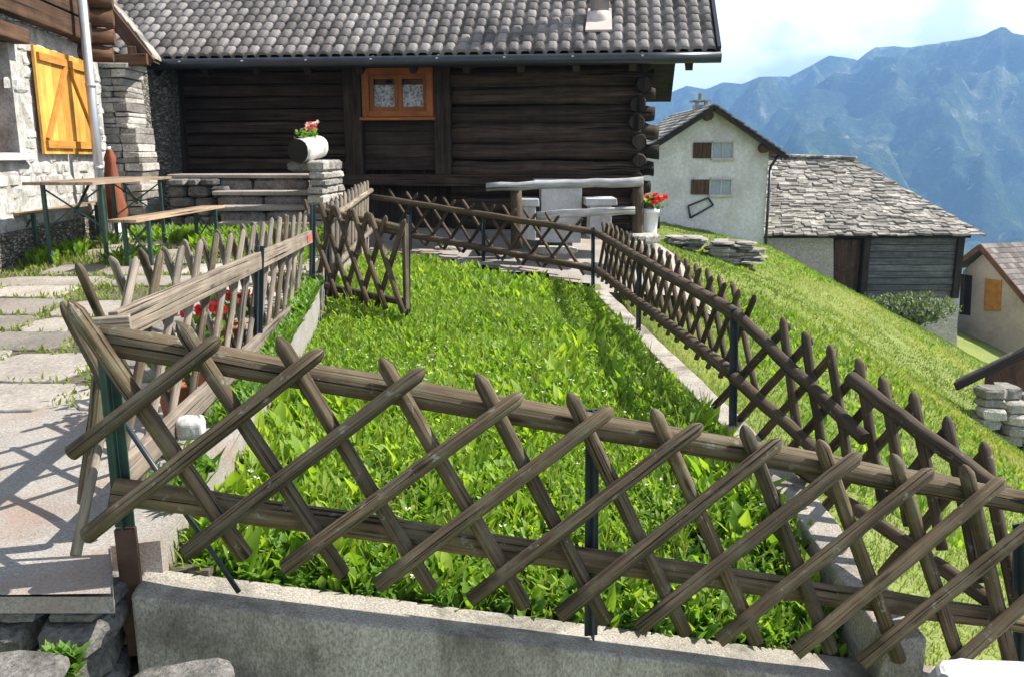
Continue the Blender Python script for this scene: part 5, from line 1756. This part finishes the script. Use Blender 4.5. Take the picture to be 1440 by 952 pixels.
# ---- stone piles
for (px, py, Y, w, h_, lab) in ((956, 353, 25, .95, .3, 'small low pile of flat stones on the grass by the white house'), (1030, 366, 24.5, 1.5, .6, 'larger stack of flat stones on the grass by the white house')):
    c = P(px, py, Y)
    c.z = float(meadow_z(c.x, c.y))
    root = thing('stone_pile', lab, 'stone pile', c)
    mb = MB()
    z_ = 0
    while z_ < h_:
        hh = random.uniform(.07, .12)
        f = 1 - .45 * z_ / h_
        for x in np.arange(-w / 2 * f, w / 2 * f - .1, .48):
            for y in (0, .45):
                if random.random() < .9:
                    mb.stone((c.x + x + .25 + random.uniform(-.12, .12), c.y + y + random.uniform(-.1, .1), c.z + z_ + hh / 2), (random.uniform(.45, .8), .55, hh), 0, None, 9, .14)
        z_ += hh * .9
    mb.build('pile_stones', 'slate', root)

# ---- bush by the barn
c = P(1268, 470, 29.0)
c.z = float(meadow_z(c.x, c.y))
root = thing('bush', 'pale green bush on the slope in front of the barn', 'bush', c)
n = 2600
u = RNG.normal(0, 1, (n, 3)); u /= np.linalg.norm(u, axis=1)[:, None]
rad = RNG.uniform(.25, 1, n) ** .45
lob = .45 + 1.0 * fbm(u[:, 0] * 3 + 5, u[:, 2] * 3 + u[:, 1] * 2, 3, 4)
pos = np.stack([c.x + u[:, 0] * rad * lob * 1.7, c.y + u[:, 1] * rad * lob * .9, c.z + .30 + u[:, 2] * rad * lob * (.55 + .3 * fbm(u[:, 0] * 3, u[:, 1] * 3, 2, 9))], 1)
leaves('crown', 'bush', pos, RNG.uniform(0, 6.28, n), RNG.uniform(0, 1.4, n), RNG.uniform(.4, 1.9, n), RNG.uniform(.1, .22, n), RNG.uniform(.05, .1, n), np.clip(.5 + RNG.normal(0, .25, n), 0, 1), 2, .25, root)
mb = MB()
for k in range(7):
    mb.tube(c + Vector((random.uniform(-.2, .2), 0, -.15)), c + Vector((random.uniform(-1, 1), random.uniform(-.5, .5), random.uniform(.6, 1.1))), .03, .008, 6, 4, .03)
mb.build('stem', 'plank_brown', root)

# ================================================================== GREENERY (stuff)
# ---- garden greens: bright upright leaves in the middle and back
def in_garden(x, y):
    return (x > GX0(y) - .03) & (x < curb_x(np.clip(y, 2.7, 10.2)) - .02) & (y < gback(x) - .15) & (y > wall_y(x) + .13)
def scatter(n, dens):
    x = RNG.uniform(-2.2, 1.5, n); y = RNG.uniform(2.6, 11.8, n)
    k = in_garden(x, y) & (RNG.uniform(0, 1, n) < dens(x, y))
    return x[k], y[k]
# plants -> leaves
def greens(name, mat, n, dens, nl, ln, wd, t0_, t1_, shape, tint_fn, rows=3, lift=.05):
    x, y = scatter(n, dens)
    m_ = len(x)
    rep = RNG.integers(nl[0], nl[1], m_)
    X, Y = np.repeat(x, rep), np.repeat(y, rep)
    k = len(X)
    vig = np.repeat(RNG.uniform(.7, 1.25, m_), rep) * hgt_(X, Y)
    X = X + RNG.normal(0, .018, k); Y = Y + RNG.normal(0, .018, k)
    Z = soil_z(X, Y) - .005 + RNG.uniform(0, lift, k) * vig
    tint = np.clip(tint_fn(X, Y) + RNG.normal(0, .17, k) + np.repeat(RNG.normal(0, .12, m_), rep), 0, 1)
    o = leaves(name, mat, np.stack([X, Y, Z], 1), RNG.uniform(0, 6.283, k), RNG.uniform(*t0_, k), RNG.uniform(*t1_, k), RNG.uniform(*ln, k) * vig, RNG.uniform(*wd, k) * vig, tint, rows, .3, None, shape)
    return kind(o, 'stuff')
clump = lambda x, y: fbm(x * 1.1 + 7, y * .8, 3, 12)
front = lambda x, y: np.clip(1.25 - (y - 2.7 - .15 * x) / 1.9, 0, 1)
right = lambda x, y: np.clip((x - .35) / .8, 0, 1) * np.clip((8 - y) / 3, 0, 1)
hgt_ = lambda x, y: .68 + .9 * fbm(x * 1.6 + 2, y * 1.3, 3, 33)
greens('garden_greens', 'leaf', 34000, lambda x, y: np.clip(1 - .72 * front(x, y) - .45 * right(x, y), .12, 1), (5, 10), (.045, .12), (.018, .040), (.0, .6), (.35, 1.5), 'leaf', lambda x, y: .3 + .6 * clump(x, y), 2)
greens('fine_garden_weeds', 'leaf', 26000, lambda x, y: np.clip(.95 - .25 * front(x, y), 0, 1), (5, 9), (.022, .05), (.010, .020), (.2, 1.3), (.7, 1.9), 'round', lambda x, y: .3 + .75 * clump(x + 4, y * 1.4), 2, .12)
greens('broad_garden_greens', 'leaf', 5200, lambda x, y: np.clip(1 - .6 * front(x, y), .1, 1) * (clump(x + 3, y) > .5), (3, 6), (.09, .19), (.035, .065), (.05, .5), (.4, 1.2), 'leaf', lambda x, y: .45 + .5 * clump(x, y), 3)
greens('garden_grass', 'grass', 7000, lambda x, y: np.clip(.7 - .3 * front(x, y), 0, 1), (4, 8), (.08, .19), (.005, .011), (.0, .45), (.3, 1.2), 'blade', lambda x, y: .1 + .5 * clump(x, y), 2)
greens('low_garden_plants', 'leaf_dark', 22000, lambda x, y: np.clip(front(x, y) * .95 + right(x, y) * .7 + .05, 0, 1), (6, 11), (.035, .085), (.024, .05), (.1, .9), (.7, 1.7), 'leaf', lambda x, y: .15 + .75 * clump(x * 2, y * 2), 2)

n = 900
x, y = scatter(n * 3, lambda x, y: .5 + 0 * x)
n = len(x)
kind(leaves('dry_stalks', 'stalk', np.stack([x, y, soil_z(x, y)], 1), RNG.uniform(0, 6.28, n), RNG.uniform(0, .25, n), RNG.uniform(.1, .7, n), RNG.uniform(.14, .30, n), RNG.uniform(.003, .006, n), RNG.uniform(0, 1, n), 3, .3, None, 'blade'), 'stuff')
x, y = scatter(2600, lambda x, y: .5 * (clump(x * 2 + 9, y * 2) > .5))
x = np.repeat(x, 5); y = np.repeat(y, 5); n = len(x)
kind(leaves('small_white_flowers', 'white_petal', np.stack([x + RNG.normal(0, .006, n), y + RNG.normal(0, .006, n), soil_z(x, y) + np.repeat(RNG.uniform(.10, .19, n // 5), 5)], 1), np.tile(np.arange(5) * 1.257, n // 5), RNG.uniform(.9, 1.4, n), RNG.uniform(1.2, 1.6, n), RNG.uniform(.008, .014, n), RNG.uniform(.006, .010, n), RNG.uniform(0, 1, n), 2, .1, None, 'petal'), 'stuff')

# ---- meadow grass
def meadow_grass(name, n, x0, x1, y0, y1, ln, wd, keep, tb=.45):
    x = RNG.uniform(x0, x1, n); y = RNG.uniform(y0, y1, n)
    k = keep(x, y)
    x, y = x[k], y[k]
    n = len(x)
    z = ground_z(x, y) - .01
    tint = np.clip(tb + .9 * (fbm(x * .45, y * .35, 4, 17) - .5) * 2 + RNG.normal(0, .15, n), 0, 1)
    o = leaves(name, 'grass', np.stack([x, y, z], 1), RNG.uniform(0, 6.283, n), RNG.uniform(0, .6, n), RNG.uniform(.5, 1.5, n), RNG.uniform(*ln, n) * (.7 + .6 * fbm(x, y, 3, 21)), RNG.uniform(*wd, n), tint, 2, .2, None, 'blade')
    return kind(o, 'stuff')
free = lambda x, y: ~((x > wl - .2) & (x < wr + .1) & (y > YW - .1)) & (y < YB + .1) & ((y < 10.4) | (x > 2.5))
meadow_grass('meadow_grass', 110000, 1.2, 8.5, 3.0, 12, (.025, .07), (.005, .010), lambda x, y: (x > curb_x(np.clip(y, 2.7, 10.2)) + .24) & free(x, y))
meadow_grass('far_meadow_grass', 110000, 1.5, 18, 10, 31.5, (.04, .09), (.014, .03), free)

# broad-leaved weeds in drifts on the slope
n = 60000
x = RNG.uniform(2.2, 17, n); y = RNG.uniform(4, 31, n)
k = (fbm(x * .35 + 2, y * .3, 4, 61) > .56) & free(x, y)
x, y = x[k], y[k]; n = len(x)
kind(leaves('meadow_weeds', 'leaf', np.stack([x, y, ground_z(x, y) - .01], 1), RNG.uniform(0, 6.28, n), RNG.uniform(.1, .9, n), RNG.uniform(.6, 1.6, n), RNG.uniform(.06, .15, n), RNG.uniform(.02, .05, n), np.clip(RNG.normal(.4, .2, n), 0, 1), 2, .25, None, 'leaf'), 'stuff')

# ---- grass between the paving slabs and along the walls
n = 26000
x = RNG.uniform(-6.3, -1.5, n); y = RNG.uniform(4.0, 11.0, n)
k = (x < np.interp(y, [2.2, 7, 8.4, 9.6, 14], [-1.25, -1.75, -2.0, -2.05, -2.05]))
for (sx, sy, a, b_) in SLABS:
    k &= ~((np.abs(x - sx) < a * .86) & (np.abs(y - sy) < b_ * .86))
k &= RNG.uniform(0, 1, n) < np.clip(fbm(x * .9, y * .9, 3, 41) * 2.2 - .45 + .25 * (y > 6.5), 0.05, 1)
x, y = x[k], y[k]
n = len(x)
kind(leaves('path_grass', 'grass', np.stack([x, y, path_z(x, y) - .005], 1), RNG.uniform(0, 6.28, n), RNG.uniform(0, .7, n), RNG.uniform(.4, 1.5, n), RNG.uniform(.02, .06, n) * (1 + .9 * (y > 8)), RNG.uniform(.008, .02, n), np.clip(RNG.normal(.4, .2, n), 0, 1), 2, .2, None, 'blade'), 'stuff')
# rank weeds round the tables and steps
n = 9000
x = RNG.uniform(-5.0, -1.9, n); y = RNG.uniform(8.0, 10.5, n)
k = (fbm(x * 1.2 + 3, y * 1.2, 3, 51) + .12 * (y - 9) > .5) & (x > -4.6) & (x < np.interp(y, [8, 9.6, 14], [-1.95, -2.05, -2.05]))
x, y = x[k], y[k]; n = len(x)
kind(leaves('yard_weeds', 'leaf', np.stack([x, y, path_z(x, y) + RNG.uniform(0, .06, n)], 1), RNG.uniform(0, 6.28, n), RNG.uniform(.1, .9, n), RNG.uniform(.6, 1.6, n), RNG.uniform(.07, .17, n), RNG.uniform(.02, .05, n), np.clip(RNG.normal(.45, .2, n), 0, 1), 3, .25, None, 'leaf'), 'stuff')
n = 5200
y = RNG.uniform(2.75, 7.2, n); x = np.array([PX1(v_) for v_ in y]) + RNG.normal(-.02, .09, n)
k = fbm(x * 2 + 8, y * 2.2, 3, 71) > .5
x, y = x[k], y[k]; n = len(x)
z = np.where(x < np.array([PX1(v_) for v_ in y]), path_z(x, y) - .01, soil_z(x, y) + .03)
kind(leaves('edge_weeds', 'leaf_dark', np.stack([x, y, z], 1), RNG.uniform(0, 6.28, n), RNG.uniform(.1, .9, n), RNG.uniform(.6, 1.6, n), RNG.uniform(.04, .11, n), RNG.uniform(.018, .04, n), np.clip(RNG.normal(.6, .2, n), 0, 1), 2, .25, None, 'leaf'), 'stuff')
# small weeds in the joints of the bottom left corner
n = 160
px_ = RNG.uniform(70, 110, n)
pos = [P(float(a), float(RNG.uniform(925, 955)), 2.22) for a in px_]
kind(leaves('corner_weeds', 'leaf_dark', np.array([tuple(p) for p in pos]), RNG.uniform(0, 6.28, n), RNG.uniform(.1, .9, n), RNG.uniform(.6, 1.6, n), RNG.uniform(.03, .07, n), RNG.uniform(.012, .03, n), RNG.uniform(.2, .8, n), 3, .25, None, 'leaf'), 'stuff')
